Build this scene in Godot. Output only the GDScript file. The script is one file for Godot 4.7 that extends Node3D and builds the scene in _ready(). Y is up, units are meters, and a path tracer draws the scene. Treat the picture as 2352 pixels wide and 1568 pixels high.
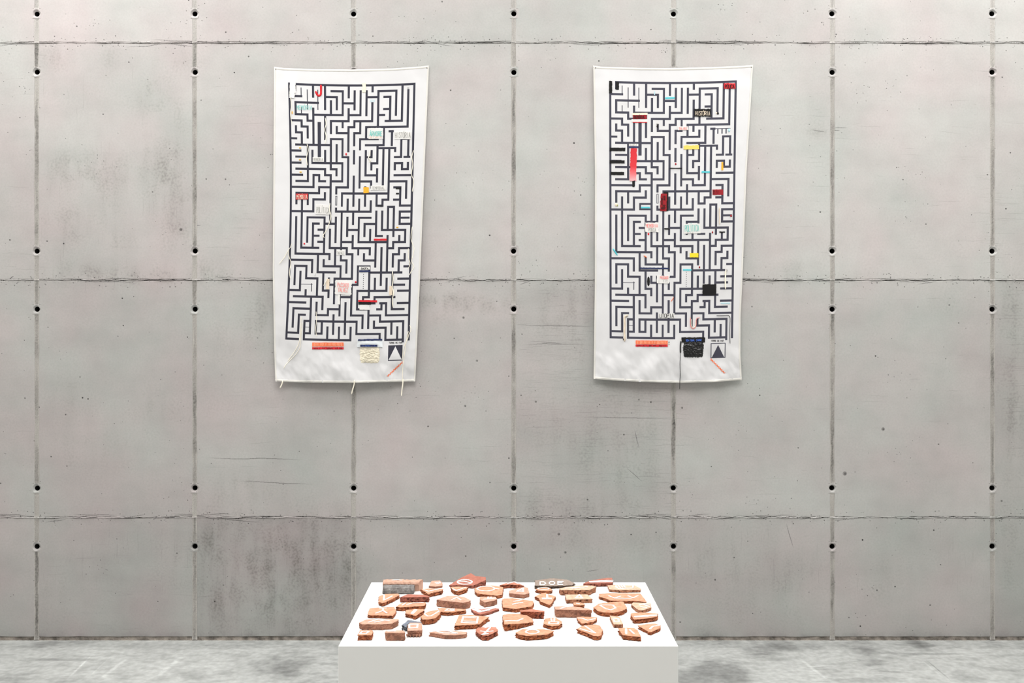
extends Node3D
# A concrete gallery wall with two stitched maze banners and a white plinth of inscribed brick shards.
# Units are metres, y up. The wall face is z = 0 and the camera stands at z = CAM_D.

const F := 2093.0        # focal length in pixels of the 2352 x 1568 frame
const CAM_D := 4.228
const CAM_H := 1.5
const VX := 1168.0       # where the optical axis meets the frame
const VY := 728.0
const PLINTH_H := 0.75

const COLS := [-3.67, -2.93, -2.19, -1.4566, -0.719, 0.024, 0.7657, 1.503, 2.2465, 2.99, 3.73]
const ROWS := [0.0, 0.5707, 1.6717, 2.7727, 3.8737, 4.6]
const TIE := 0.1355      # tie holes sit this far above and below each lift joint
const STRIP := 0.0105    # half width of the mortar strips
const NOTCH := 0.0225
const TEX_X := [-2.93, 0.024, 2.99]
const TEX_H := 3.0

var rng := RandomNumberGenerator.new()
var used := {}
var M := {}
var wall_mats := []

func _ready():
	rng.seed = 71
	setup_view()
	make_materials()
	build_room()
	build_wall()
	build_floor()
	build_plinth()
	build_banners()
	build_shards()

# ------------------------------------------------------------------ view and light
func setup_view():
	var cam := Camera3D.new()
	cam.name = "camera"
	add_child(cam)
	cam.position = Vector3(0, CAM_H, CAM_D)
	cam.projection = Camera3D.PROJECTION_FRUSTUM
	cam.near = 0.05
	cam.far = 60.0
	cam.size = cam.near * 1568.0 / F
	cam.frustum_offset = Vector2((1176.0 - VX) / F, -(784.0 - VY) / F) * cam.near
	cam.current = true
	var env := Environment.new()
	env.background_mode = Environment.BG_COLOR
	env.background_color = Color(0.75, 0.8, 0.86)
	env.tonemap_mode = Environment.TONE_MAPPER_LINEAR
	env.tonemap_exposure = EXPOSURE
	env.sdfgi_enabled = true
	env.ssao_enabled = true
	env.ssil_enabled = true
	var we := WorldEnvironment.new()
	we.name = "environment"
	we.environment = env
	add_child(we)
	# three frosted skylight panels in the ceiling: two over the wall, left and right, one over the plinth and visitor
	for s in SKYLIGHTS:
		skylight(s[0], s[1], s[2], s[3], s[4], s[5])

const EXPOSURE := 0.44
const SKYLIGHTS := [
	[-2.35, 0.85, 2.2, 1.2, 17.6, "frosted ceiling skylight panel above the left end of the concrete wall"],
	[2.35, 0.85, 2.2, 1.2, 17.6, "frosted ceiling skylight panel above the right end of the concrete wall"],
	[0.0, 3.1, 3.4, 2.4, 34.0, "broad frosted ceiling skylight panel over the middle of the room"],
]

func skylight(x, z, w, d, energy, label):
	var t := thing("skylight_panel", label, "ceiling light", "frosted skylight panels")
	t.position = Vector3(x, 4.6, z)
	var m := StandardMaterial3D.new()
	m.albedo_color = Color(0.95, 0.95, 0.95)
	m.emission_enabled = true
	m.emission = Color(1.0, 0.992, 0.982)
	m.emission_energy_multiplier = 1.5
	var st := start(-1)
	box(st, Vector3(-w / 2, -0.03, -d / 2), Vector3(w / 2, -0.001, d / 2))
	put(st, "diffuser", m, t)
	st = start(-1)
	for s in [-1, 1]:
		box(st, Vector3(s * (w / 2 + 0.02) - 0.02, -0.05, -d / 2 - 0.04), Vector3(s * (w / 2 + 0.02) + 0.02, -0.001, d / 2 + 0.04))
		box(st, Vector3(-w / 2, -0.05, s * (d / 2 + 0.02) - 0.02), Vector3(w / 2, -0.001, s * (d / 2 + 0.02) + 0.02))
	put(st, "frame", plain(rgb(236, 235, 233), 0.75), t)
	var l := AreaLight3D.new()
	l.name = "skylight_glow"
	l.area_size = Vector2(w - 0.06, d - 0.06)
	l.light_color = Color(1.0, 0.992, 0.982)
	l.light_energy = energy
	l.area_range = 30.0
	l.area_attenuation = 2.0
	l.shadow_enabled = true
	t.add_child(l)
	l.position = Vector3(0, -0.055, 0)
	l.rotation_degrees = Vector3(-90, 0, 0)

# ------------------------------------------------------------------ helpers
func numbered(called: String) -> String:
	var k: int = used.get(called, 0)
	used[called] = k + 1
	return called if k == 0 else "%s_%03d" % [called, k]

func thing(called: String, label: String, category: String, group := "") -> Node3D:
	var o := Node3D.new()
	o.name = numbered(called)
	add_child(o)
	tag(o, label, category, group)
	return o

func tag(o: Node, label: String, category: String, group := ""):
	o.set_meta("label", label)
	o.set_meta("category", category)
	if group:
		o.set_meta("group", group)

func start(group := 0) -> SurfaceTool:
	var st := SurfaceTool.new()
	st.begin(Mesh.PRIMITIVE_TRIANGLES)
	st.set_smooth_group(group)
	return st

func put(st: SurfaceTool, called: String, m: Material, parent: Node = null) -> MeshInstance3D:
	st.generate_normals()
	var o := MeshInstance3D.new()
	o.mesh = st.commit()
	o.mesh.surface_set_material(0, m)
	o.name = called if parent else numbered(called)
	if parent:
		parent.add_child(o, true)
	else:
		add_child(o)
	return o

func structure(o: Node) -> Node:
	o.set_meta("kind", "structure")
	return o

func f3(st: SurfaceTool, a: Vector3, b: Vector3, c: Vector3, hint: Vector3):
	st.add_vertex(a)
	if (c - a).cross(b - a).dot(hint) < 0:
		st.add_vertex(c)
		st.add_vertex(b)
	else:
		st.add_vertex(b)
		st.add_vertex(c)

func f4(st: SurfaceTool, a: Vector3, b: Vector3, c: Vector3, d: Vector3, hint: Vector3):
	f3(st, a, b, c, hint)
	f3(st, a, c, d, hint)

func box(st: SurfaceTool, lo: Vector3, hi: Vector3):
	var p := []
	for i in 8:
		p.append(Vector3(hi.x if i & 1 else lo.x, hi.y if i & 2 else lo.y, hi.z if i & 4 else lo.z))
	f4(st, p[0], p[1], p[3], p[2], Vector3(0, 0, -1))
	f4(st, p[4], p[5], p[7], p[6], Vector3(0, 0, 1))
	f4(st, p[0], p[1], p[5], p[4], Vector3(0, -1, 0))
	f4(st, p[2], p[3], p[7], p[6], Vector3(0, 1, 0))
	f4(st, p[0], p[2], p[6], p[4], Vector3(-1, 0, 0))
	f4(st, p[1], p[3], p[7], p[5], Vector3(1, 0, 0))

func soft_box(st: SurfaceTool, lo: Vector3, hi: Vector3, r: float):
	# a box with chamfered edges: each corner becomes three points
	var c := (lo + hi) / 2
	var q := {}
	for sx in [-1, 1]:
		for sy in [-1, 1]:
			for sz in [-1, 1]:
				var k := Vector3(sx, sy, sz)
				var v := c + (hi - lo) / 2 * k
				q[k] = [v - Vector3(0, sy, sz) * r, v - Vector3(sx, 0, sz) * r, v - Vector3(sx, sy, 0) * r]
				f3(st, q[k][0], q[k][1], q[k][2], k)
	for ax in 3:
		var u := (ax + 1) % 3
		var w := (ax + 2) % 3
		for s in [-1, 1]:
			var ring := []
			for e in [[-1, -1], [1, -1], [1, 1], [-1, 1]]:
				var k := Vector3()
				k[ax] = s
				k[u] = e[0]
				k[w] = e[1]
				ring.append(q[k][ax])
			var hint := Vector3()
			hint[ax] = s
			f4(st, ring[0], ring[1], ring[2], ring[3], hint)
		for e in [[-1, -1], [1, -1], [1, 1], [-1, 1]]:
			var a := Vector3()
			a[ax] = -1
			a[u] = e[0]
			a[w] = e[1]
			var b := a
			b[ax] = 1
			f4(st, q[a][u], q[b][u], q[b][w], q[a][w], Vector3(0, 0, 0) + (a + b))

func outward(poly: PackedVector2Array) -> PackedVector2Array:
	# unit outward normal at every corner of an anticlockwise outline
	var out := PackedVector2Array()
	var n := poly.size()
	for i in n:
		var a := (poly[i] - poly[(i + n - 1) % n]).normalized()
		var b := (poly[(i + 1) % n] - poly[i]).normalized()
		var v := Vector2(a.y, -a.x) + Vector2(b.y, -b.x)
		v = v.normalized() if v.length() > 1e-4 else Vector2(a.y, -a.x)
		out.append(v / maxf(0.5, v.dot(Vector2(a.y, -a.x))))
	return out

func plain(c: Color, rough := 0.8, metal := 0.0) -> StandardMaterial3D:
	var m := StandardMaterial3D.new()
	m.albedo_color = c
	m.roughness = rough
	m.metallic = metal
	return m

func rgb(r, g, b) -> Color:
	return Color(r / 255.0, g / 255.0, b / 255.0)

func grey_noise(w: int, h: int, freq: float, seed_: int, octaves := 4, type := FastNoiseLite.TYPE_SIMPLEX_SMOOTH) -> Image:
	var n := FastNoiseLite.new()
	n.noise_type = type
	n.seed = seed_
	n.frequency = freq
	n.fractal_octaves = octaves
	return n.get_image(w, h)

func tile_noise(size: int, freq: float, seed_: int, octaves := 4) -> Image:
	var n := FastNoiseLite.new()
	n.noise_type = FastNoiseLite.TYPE_SIMPLEX_SMOOTH
	n.seed = seed_
	n.frequency = freq
	n.fractal_octaves = octaves
	return n.get_seamless_image(size, size)

func through(im: Image, stops: Array) -> Image:
	# a grey picture looked up in a ramp of [value 0..1, Color]
	var lut := PackedByteArray()
	for i in 256:
		var v := i / 255.0
		var k := 0
		while k < stops.size() - 2 and v > stops[k + 1][0]:
			k += 1
		var c: Color = stops[k][1].lerp(stops[k + 1][1], clampf((v - stops[k][0]) / (stops[k + 1][0] - stops[k][0]), 0, 1))
		lut.append_array([int(c.r * 255), int(c.g * 255), int(c.b * 255)])
	var src := im.get_data()
	var out := PackedByteArray()
	out.resize(src.size() * 3)
	for i in src.size():
		var o := src[i] * 3
		out[i * 3] = lut[o]
		out[i * 3 + 1] = lut[o + 1]
		out[i * 3 + 2] = lut[o + 2]
	return Image.create_from_data(im.get_width(), im.get_height(), false, Image.FORMAT_RGB8, out)

func tex(im: Image) -> ImageTexture:
	return ImageTexture.create_from_image(im)

# ------------------------------------------------------------------ materials
func make_materials():
	M.paint = plain(rgb(236, 235, 233), 0.75)
	M.plaster = plain(rgb(226, 224, 220), 0.9)
	M.dark = plain(rgb(14, 13, 12), 0.9)
	M.thread_white = plain(rgb(244, 238, 222), 0.9)
	M.thread_black = plain(rgb(20, 20, 22), 0.85)
	M.steel = plain(rgb(120, 118, 112), 0.4, 0.9)
	# brick and stone
	var side_n := tile_noise(512, 0.02, 5, 5)
	var side := through(side_n, [[0.0, Color(0.25, 0.17, 0.13)], [0.3, Color(0.45, 0.37, 0.33)], [0.48, Color(0.82, 0.77, 0.74)], [0.62, Color(0.97, 0.96, 0.95)], [1.0, Color(1, 1, 1)]])
	var top := through(tile_noise(512, 0.012, 9, 5), [[0.0, Color(0.87, 0.83, 0.8)], [0.4, Color(0.95, 0.935, 0.925)], [0.7, Color(1, 1, 1)], [1.0, Color(1, 1, 1)]])
	var dust := through(tile_noise(512, 0.01, 14, 4), [[0.0, Color(0.66, 0.66, 0.66)], [0.4, Color(0.78, 0.74, 0.72)], [0.55, Color(0.93, 0.9, 0.88)], [1.0, Color(1, 0.98, 0.96)]])
	var t_side := tex(side)
	var t_bump := tex(side_n)
	var t_top := tex(top)
	var t_dust := tex(dust)
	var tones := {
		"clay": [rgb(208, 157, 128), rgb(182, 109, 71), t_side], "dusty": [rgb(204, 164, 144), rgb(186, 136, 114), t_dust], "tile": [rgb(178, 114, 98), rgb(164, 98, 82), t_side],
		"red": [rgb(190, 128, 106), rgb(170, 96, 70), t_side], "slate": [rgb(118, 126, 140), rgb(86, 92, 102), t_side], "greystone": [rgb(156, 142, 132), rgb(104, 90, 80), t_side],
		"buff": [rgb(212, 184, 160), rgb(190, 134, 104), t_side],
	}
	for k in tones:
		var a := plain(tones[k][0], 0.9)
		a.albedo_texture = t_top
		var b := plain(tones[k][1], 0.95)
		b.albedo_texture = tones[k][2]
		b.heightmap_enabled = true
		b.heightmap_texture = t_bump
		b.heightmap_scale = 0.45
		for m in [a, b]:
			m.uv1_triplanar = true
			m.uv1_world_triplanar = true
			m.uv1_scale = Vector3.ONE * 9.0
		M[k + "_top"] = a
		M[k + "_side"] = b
	M.chalk = plain(rgb(250, 250, 250), 0.8)
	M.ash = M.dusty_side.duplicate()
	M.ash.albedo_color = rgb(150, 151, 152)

func build_room():
	var t := 0.3
	var st := start(-1)
	box(st, Vector3(-3.67 - t, -t, -0.36), Vector3(-3.67, 4.6 + t, 9.0 + t))
	structure(put(st, "wall_left", M.plaster))
	st = start(-1)
	box(st, Vector3(3.73, -t, -0.36), Vector3(3.73 + t, 4.6 + t, 9.0 + t))
	structure(put(st, "wall_right", M.plaster))
	st = start(-1)
	box(st, Vector3(-3.67, -t, 9.0), Vector3(3.73, 4.6 + t, 9.0 + t))
	structure(put(st, "wall_front", M.plaster))
	st = start(-1)
	box(st, Vector3(-3.67, 4.6, -0.36), Vector3(3.73, 4.6 + t, 9.0))
	structure(put(st, "ceiling", M.plaster))

# ------------------------------------------------------------------ concrete wall
func tone_of(i: int, j: int) -> float:
	# overall tone of each cast panel, counted from the left and from the floor
	return [[0.955, 0.955, 0.935, 0.895, 0.95, 0.96, 0.965, 0.965, 0.94, 0.94], [0.97, 0.965, 0.96, 0.975, 0.985, 0.96, 0.99, 0.99, 0.94, 0.95],
		[0.99, 0.99, 0.99, 1.0, 1.01, 1.015, 1.02, 1.025, 1.0, 0.99], [1.0, 1.005, 1.01, 1.0, 1.0, 1.0, 1.0, 1.01, 1.01, 1.0]][mini(j, 3)][i]

func blots(half: int) -> Image:
	# soft map of the stained places, in frame pixels: x, y, rx, ry, strength
	var list := [[345, 215, 45, 40, 0.9], [150, 385, 60, 40, 0.8], [245, 395, 60, 35, 0.8], [365, 375, 50, 60, 1.0], [410, 340, 35, 90, 0.5], [150, 510, 40, 45, 0.9], [275, 540, 30, 30, 0.8],
		[240, 465, 30, 35, 0.6], [395, 500, 45, 60, 0.9], [200, 622, 130, 22, 0.8], [375, 628, 100, 18, 0.7], [120, 130, 40, 35, 0.6], [250, 130, 30, 35, 0.4], [410, 125, 50, 30, 0.5], [480, 615, 35, 25, 0.7],
		[590, 720, 45, 70, 0.8], [505, 790, 30, 45, 0.4], [150, 900, 60, 60, 0.35], [370, 930, 90, 40, 0.4], [200, 1030, 150, 60, 0.3], [550, 1110, 90, 30, 0.5], [480, 1230, 40, 70, 0.8], [560, 1300, 90, 110, 0.9],
		[680, 1270, 90, 90, 1.0], [770, 1290, 60, 110, 1.0], [650, 1390, 110, 60, 0.6], [490, 1400, 35, 60, 0.6], [110, 1350, 40, 60, 0.35], [390, 1280, 50, 60, 0.35], [930, 700, 60, 22, 0.6], [1060, 690, 90, 14, 1.0],
		[1020, 680, 70, 10, 0.8], [1110, 697, 50, 10, 0.9], [1000, 725, 40, 20, 0.4], [1300, 700, 90, 60, 0.5], [1380, 800, 120, 120, 0.35], [1330, 1000, 140, 120, 0.45], [1460, 1050, 70, 120, 0.45],
		[1330, 1160, 130, 25, 0.7], [1210, 1150, 40, 40, 0.5], [1290, 1230, 60, 50, 0.5], [1370, 1290, 40, 60, 0.5], [1490, 1240, 60, 40, 0.4], [1640, 1280, 90, 70, 0.4], [1800, 1330, 90, 90, 0.4], [1660, 1400, 80, 60, 0.3],
		[2030, 1330, 60, 90, 0.3], [2320, 720, 40, 90, 0.7], [2320, 950, 40, 120, 0.8], [2320, 1250, 40, 90, 0.6], [2180, 690, 60, 30, 0.3], [1860, 270, 40, 30, 0.25], [1880, 300, 30, 12, 0.5], [1840, 620, 60, 26, 0.5], [1980, 630, 60, 18, 0.4]]
	var im := Image.create(128, 128, false, Image.FORMAT_L8)
	var wdt: float = TEX_X[half + 1] - TEX_X[half]
	var buf := PackedFloat32Array()
	buf.resize(128 * 128)
	for b in list:
		var wx: float = (b[0] - VX) / 495.0
		var wy: float = CAM_H - (b[1] - VY) / 495.0
		var cx: float = (wx - TEX_X[half]) / wdt * 128
		var cy: float = (1 - wy / TEX_H) * 128
		var rx: float = maxf(b[2] / 495.0 / wdt * 128, 1.2)
		var ry: float = maxf(b[3] / 495.0 / TEX_H * 128, 1.0)
		for y in range(maxi(0, int(cy - ry * 2)), mini(128, int(cy + ry * 2) + 1)):
			for x in range(maxi(0, int(cx - rx * 2)), mini(128, int(cx + rx * 2) + 1)):
				var d := pow((x - cx) / rx, 2) + pow((y - cy) / ry, 2)
				buf[y * 128 + x] += b[4] * exp(-d)
	for i in buf.size():
		im.set_pixel(i % 128, i / 128, Color.WHITE * minf(buf[i] * 0.95, 1))
	return im

func darken(im: Image, x: int, y: int, k: float):
	if x < 0 or y < 0 or x >= im.get_width() or y >= im.get_height():
		return
	var c := im.get_pixel(x, y)
	im.set_pixel(x, y, Color(c.r * k, c.g * k, c.b * k))

func dot(im: Image, hm: Image, cx: float, cy: float, r: float, k: float, depth: float):
	for y in range(int(cy - r - 1), int(cy + r + 2)):
		for x in range(int(cx - r - 1), int(cx + r + 2)):
			var a := clampf(r + 0.5 - Vector2(x - cx, y - cy).length(), 0, 1)
			if a > 0:
				darken(im, x, y, lerpf(1.0, k, a))
				darken(hm, x, y, lerpf(1.0, depth, a))

func scratch(im: Image, hm: Image, a: Vector2, b: Vector2, wobble: float, k: float, wide := 1.0):
	var n := int(a.distance_to(b)) + 1
	var off := 0.0
	var drift := 0.0
	var across := (b - a).normalized().orthogonal()
	for i in n:
		drift = drift * 0.95 + rng.randf_range(-1, 1) * wobble
		off += drift * 0.08
		off *= 0.995
		var t := i / float(n)
		var p := a.lerp(b, t) + across * off
		var s := sin(PI * t) * rng.randf_range(0.5, 1.0)
		for w in int(ceil(wide)):
			darken(im, int(p.x + w * absf(across.x)), int(p.y + w * absf(across.y)), lerpf(1, k, s))
			darken(hm, int(p.x + w * absf(across.x)), int(p.y + w * absf(across.y)), lerpf(1, 0.87, s))

func wall_material(half: int) -> StandardMaterial3D:
	var n := 1024
	var wdt: float = TEX_X[half + 1] - TEX_X[half]
	var cloud := grey_noise(n, n, 0.004, 11 + half, 4).get_data()
	var tint := grey_noise(n, n, 0.006, 21 + half, 3).get_data()
	var runs := grey_noise(n, 200, 0.035, 31 + half, 4)
	runs.resize(n, n, Image.INTERPOLATE_CUBIC)
	var streak := runs.get_data()
	var brush := grey_noise(128, n, 0.02, 41 + half, 4)
	brush.resize(n, n, Image.INTERPOLATE_CUBIC)
	var sweep := brush.get_data()
	var speck := grey_noise(n, n, 0.2, 51 + half, 2).get_data()
	var mid := grey_noise(n, n, 0.025, 61 + half, 4).get_data()
	var bl := blots(half)
	bl.resize(n, n, Image.INTERPOLATE_CUBIC)
	var blot := bl.get_data()
	var out := PackedByteArray()
	out.resize(n * n * 3)
	var base := Color(187 / 255.0, 186 / 255.0, 184 / 255.0)
	var col_at := PackedInt32Array()
	for x in n:
		var wx: float = TEX_X[half] + (x + 0.5) / n * wdt
		var c := 0
		while c < COLS.size() - 2 and wx > COLS[c + 1]:
			c += 1
		col_at.append(c)
	for y in n:
		var wy := (1 - (y + 0.5) / n) * TEX_H
		var row := 0
		while row < 3 and wy > ROWS[row + 1]:
			row += 1
		var tones := PackedFloat32Array()
		for c in COLS.size() - 1:
			tones.append(tone_of(c, row))
		# grime that gathered along the foot of the wall and under the lift joints
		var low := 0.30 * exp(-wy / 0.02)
		for x in n:
			var i := y * n + x
			var t := tones[col_at[x]]
			var b := blot[i] / 255.0
			var sp := speck[i] / 255.0
			var md := mid[i] / 255.0
			var st := streak[i] / 255.0
			var v := t + 0.068 * (cloud[i] / 255.0 - 0.5) + 0.03 * (sweep[i] / 255.0 - 0.5) + 0.045 * (md - 0.5)
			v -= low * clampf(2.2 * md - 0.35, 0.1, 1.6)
			var stain := b * clampf((md * 0.5 + st * 0.45 - 0.30) * 1.8, 0, 1)
			v -= stain * 0.12 + 0.12 * b * clampf((sp * 0.75 + md * 0.3 + st * 0.35 - 0.70) * 2.1, 0, 1)
			v -= 0.02 * clampf((sp + md - 1.1) * 2, 0, 1)
			var k := (tint[i] / 255.0 - 0.5) * 0.06 + (0.012 if half == 0 else 0.006)
			out[i * 3] = int(clampf(base.r * (v + k * 0.6), 0, 1) * 255)
			out[i * 3 + 1] = int(clampf(base.g * (v - k * 0.35), 0, 1) * 255)
			out[i * 3 + 2] = int(clampf(base.b * (v - k * 0.1 - stain * 0.01), 0, 1) * 255)
	var im := Image.create_from_data(n, n, false, Image.FORMAT_RGB8, out)
	im.resize(2048, 2048, Image.INTERPOLATE_CUBIC)
	var hm := Image.create(2048, 2048, false, Image.FORMAT_RGB8)
	hm.fill(Color(0.6, 0.6, 0.6))
	var sx := 2048.0 / wdt
	var sy := 2048.0 / TEX_H
	# air holes
	for i in 460:
		var r := rng.randf_range(0.5, 1.1) if rng.randf() < 0.85 else rng.randf_range(1.4, 2.4)
		dot(im, hm, rng.randf() * 2048, rng.randf() * 2048, r, rng.randf_range(0.3, 0.7), 0.2)
	for k in 26:  # clusters of them
		var c := Vector2(rng.randf(), rng.randf()) * 2048
		for i in 8:
			dot(im, hm, c.x + rng.randfn() * 30, c.y + rng.randfn() * 20, rng.randf_range(0.6, 1.2), rng.randf_range(0.35, 0.75), 0.3)
	# crumbs and chips along the lift joints
	for row in [1, 2, 3]:
		var yy: float = (1 - ROWS[row] / TEX_H) * 2048
		for i in 260:
			var above: float = rng.randfn() * 11
			dot(im, hm, rng.randf() * 2048, yy + above, rng.randf_range(0.6, 1.6), rng.randf_range(0.5, 0.85), 0.4)
		for k in 24:
			var x0 := rng.randf() * 2048
			scratch(im, hm, Vector2(x0, yy + rng.randfn() * 5), Vector2(x0 + rng.randf_range(40, 200), yy + rng.randfn() * 5), 0.5, 0.6, 2)
	# wrinkles of the shuttering film, pixel boxes of the frame: x0, y0, x1, y1, count
	for b in [[1185, 660, 1540, 760, 34], [1185, 760, 1540, 1180, 270], [1235, 700, 1365, 960, 40], [2285, 650, 2352, 1180, 60], [2285, 150, 2352, 640, 10], [455, 160, 620, 640, 26], [1760, 160, 1905, 640, 26],
			[1925, 120, 2270, 640, 30], [1925, 660, 2270, 1180, 20], [1560, 900, 1905, 1180, 16], [100, 1250, 440, 1450, 22], [820, 900, 1170, 1180, 14], [455, 660, 620, 1180, 22], [2240, 330, 2280, 640, 30], [2, 110, 80, 1180, 16]]:
		for i in b[4]:
			var p := to_tex(Vector2(rng.randf_range(b[0], b[2]), rng.randf_range(b[1], b[3])), half, sx, sy)
			if p.x < -300 or p.x > 2348:
				continue
			scratch(im, hm, p, p + Vector2(rng.randf_range(15, 110), rng.randf_range(-3, 3)), 0.4, rng.randf_range(0.84, 0.95), 1)
	# upright scuffs
	for b in [[90, 150, 440, 640, 60], [455, 1195, 810, 1450, 110], [90, 1195, 440, 1330, 26], [1560, 1195, 1905, 1330, 20], [1925, 1195, 2270, 1330, 12], [1190, 1195, 1540, 1400, 16], [820, 1195, 1170, 1330, 14]]:
		for i in b[4]:
			var p := to_tex(Vector2(rng.randf_range(b[0], b[2]), rng.randf_range(b[1], b[3])), half, sx, sy)
			scratch(im, hm, p, p + Vector2(rng.randf_range(-4, 4), rng.randf_range(20, 90)), 0.3, rng.randf_range(0.89, 0.96), 1)
	# a few single marks: x0, y0, x1, y1
	for b in [[470, 1051, 700, 1053], [550, 1104, 720, 1113], [1805, 1200, 1822, 1260], [1912, 293, 1948, 294], [1912, 299, 1930, 299], [1862, 298, 1898, 302], [1457, 985, 1466, 1030], [1440, 1075, 1475, 1105],
			[448, 517, 462, 517], [1240, 786, 1290, 788], [1345, 1312, 1375, 1308], [1185, 745, 1360, 748], [1200, 790, 1350, 792], [1345, 957, 1545, 960]]:
		var p := to_tex(Vector2(b[0], b[1]), half, sx, sy)
		scratch(im, hm, p, to_tex(Vector2(b[2], b[3]), half, sx, sy), 0.25, 0.62, 2)
	for b in [[415, 527, 4.5], [1283, 1226, 4], [1298, 1268, 3.5], [1095, 828, 3], [1064, 729, 3.5], [1068, 932, 3], [2180, 700, 2.5], [1230, 922, 3], [1920, 79, 2.5], [1566, 936, 3], [2300, 1150, 3], [1940, 1087, 6], [2028, 985, 5]]:
		var p := to_tex(Vector2(b[0], b[1]), half, sx, sy)
		dot(im, hm, p.x, p.y, b[2] * 1.1, 0.78, 0.7)
		dot(im, hm, p.x + 1, p.y + 0.6, b[2] * 0.6, 0.75, 0.7)
	var m := StandardMaterial3D.new()
	m.albedo_texture = tex(im)
	m.roughness = 0.85
	m.metallic_specular = 0.35
	m.heightmap_enabled = true
	m.heightmap_texture = tex(hm)
	m.heightmap_scale = 0.35
	m.detail_enabled = true
	m.detail_albedo = M.grain
	m.detail_blend_mode = BaseMaterial3D.BLEND_MODE_MUL
	m.detail_uv_layer = BaseMaterial3D.DETAIL_UV_2
	return m

func to_tex(p: Vector2, half: int, sx: float, sy: float) -> Vector2:
	var wx := (p.x - VX) / 495.0
	var wy := CAM_H - (p.y - VY) / 495.0
	return Vector2((wx - TEX_X[half]) * sx, (TEX_H - wy) * sy)

func wv(st: SurfaceTool, p: Vector3, half: int):
	st.set_uv(Vector2((p.x - TEX_X[half]) / (TEX_X[half + 1] - TEX_X[half]), 1 - p.y / TEX_H))
	st.set_uv2(Vector2(p.x, -p.y) / 0.7)
	st.add_vertex(p)

func w3(st: SurfaceTool, a: Vector3, b: Vector3, c: Vector3, hint: Vector3, half: int):
	wv(st, a, half)
	if (c - a).cross(b - a).dot(hint) < 0:
		wv(st, c, half)
		wv(st, b, half)
	else:
		wv(st, b, half)
		wv(st, c, half)

func w4(st: SurfaceTool, a: Vector3, b: Vector3, c: Vector3, d: Vector3, hint: Vector3, half: int):
	w3(st, a, b, c, hint, half)
	w3(st, a, c, d, hint, half)

func build_wall():
	var g := through(tile_noise(512, 0.12, 77, 3), [[0.0, Color(0.962, 0.962, 0.962)], [0.5, Color(0.985, 0.985, 0.985)], [1.0, Color(1, 1, 1)]])
	M.grain = tex(g)
	wall_mats = [wall_material(0), wall_material(1)]
	var grit_n := tile_noise(512, 0.06, 91, 4)
	for k in 3:
		var m := plain([rgb(193, 191, 188), rgb(190, 187, 183), rgb(198, 196, 194)][k], 0.95)
		m.albedo_texture = M.get("grit")
		if m.albedo_texture == null:
			M.grit = tex(through(grit_n, [[0.0, Color(0.82, 0.81, 0.8)], [0.42, Color(0.94, 0.935, 0.93)], [0.65, Color(0.96, 0.96, 0.95)], [1.0, Color(1, 1, 1)]]))
			M.grit_n = tex(grit_n)
			m.albedo_texture = M.grit
		m.heightmap_enabled = true
		m.heightmap_texture = M.grit_n
		m.heightmap_scale = 0.07
		m.uv1_triplanar = true
		m.uv1_world_triplanar = true
		m.uv1_scale = Vector3.ONE * 6.0
		m.vertex_color_use_as_albedo = true
		M["mortar%d" % k] = m
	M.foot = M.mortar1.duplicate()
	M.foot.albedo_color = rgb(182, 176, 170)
	var wall := Node3D.new()
	wall.name = "wall_back"
	add_child(wall)
	structure(wall)
	var st := start(-1)
	box(st, Vector3(COLS[0], -0.3, -0.36), Vector3(COLS[-1], 4.9, -0.05))
	put(st, "core", M.plaster, wall)
	for j in ROWS.size() - 1:
		for i in COLS.size() - 1:
			panel(wall, i, j)
	for i in range(1, COLS.size() - 1):
		for j in ROWS.size() - 1:
			strip(wall, i, j)
	for j in range(1, ROWS.size() - 1):
		for i in COLS.size() - 1:
			ridge(wall, i, j)
	for i in COLS.size() - 1:
		foot(wall, i)
	for i in range(1, COLS.size() - 1):
		for j in range(1, 4):
			for s in [-1, 1]:
				tie_hole(wall, i, ROWS[j] + s * TIE)

func half_of(i: int) -> int:
	return 0 if COLS[i] < 0.0 else 1

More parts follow.
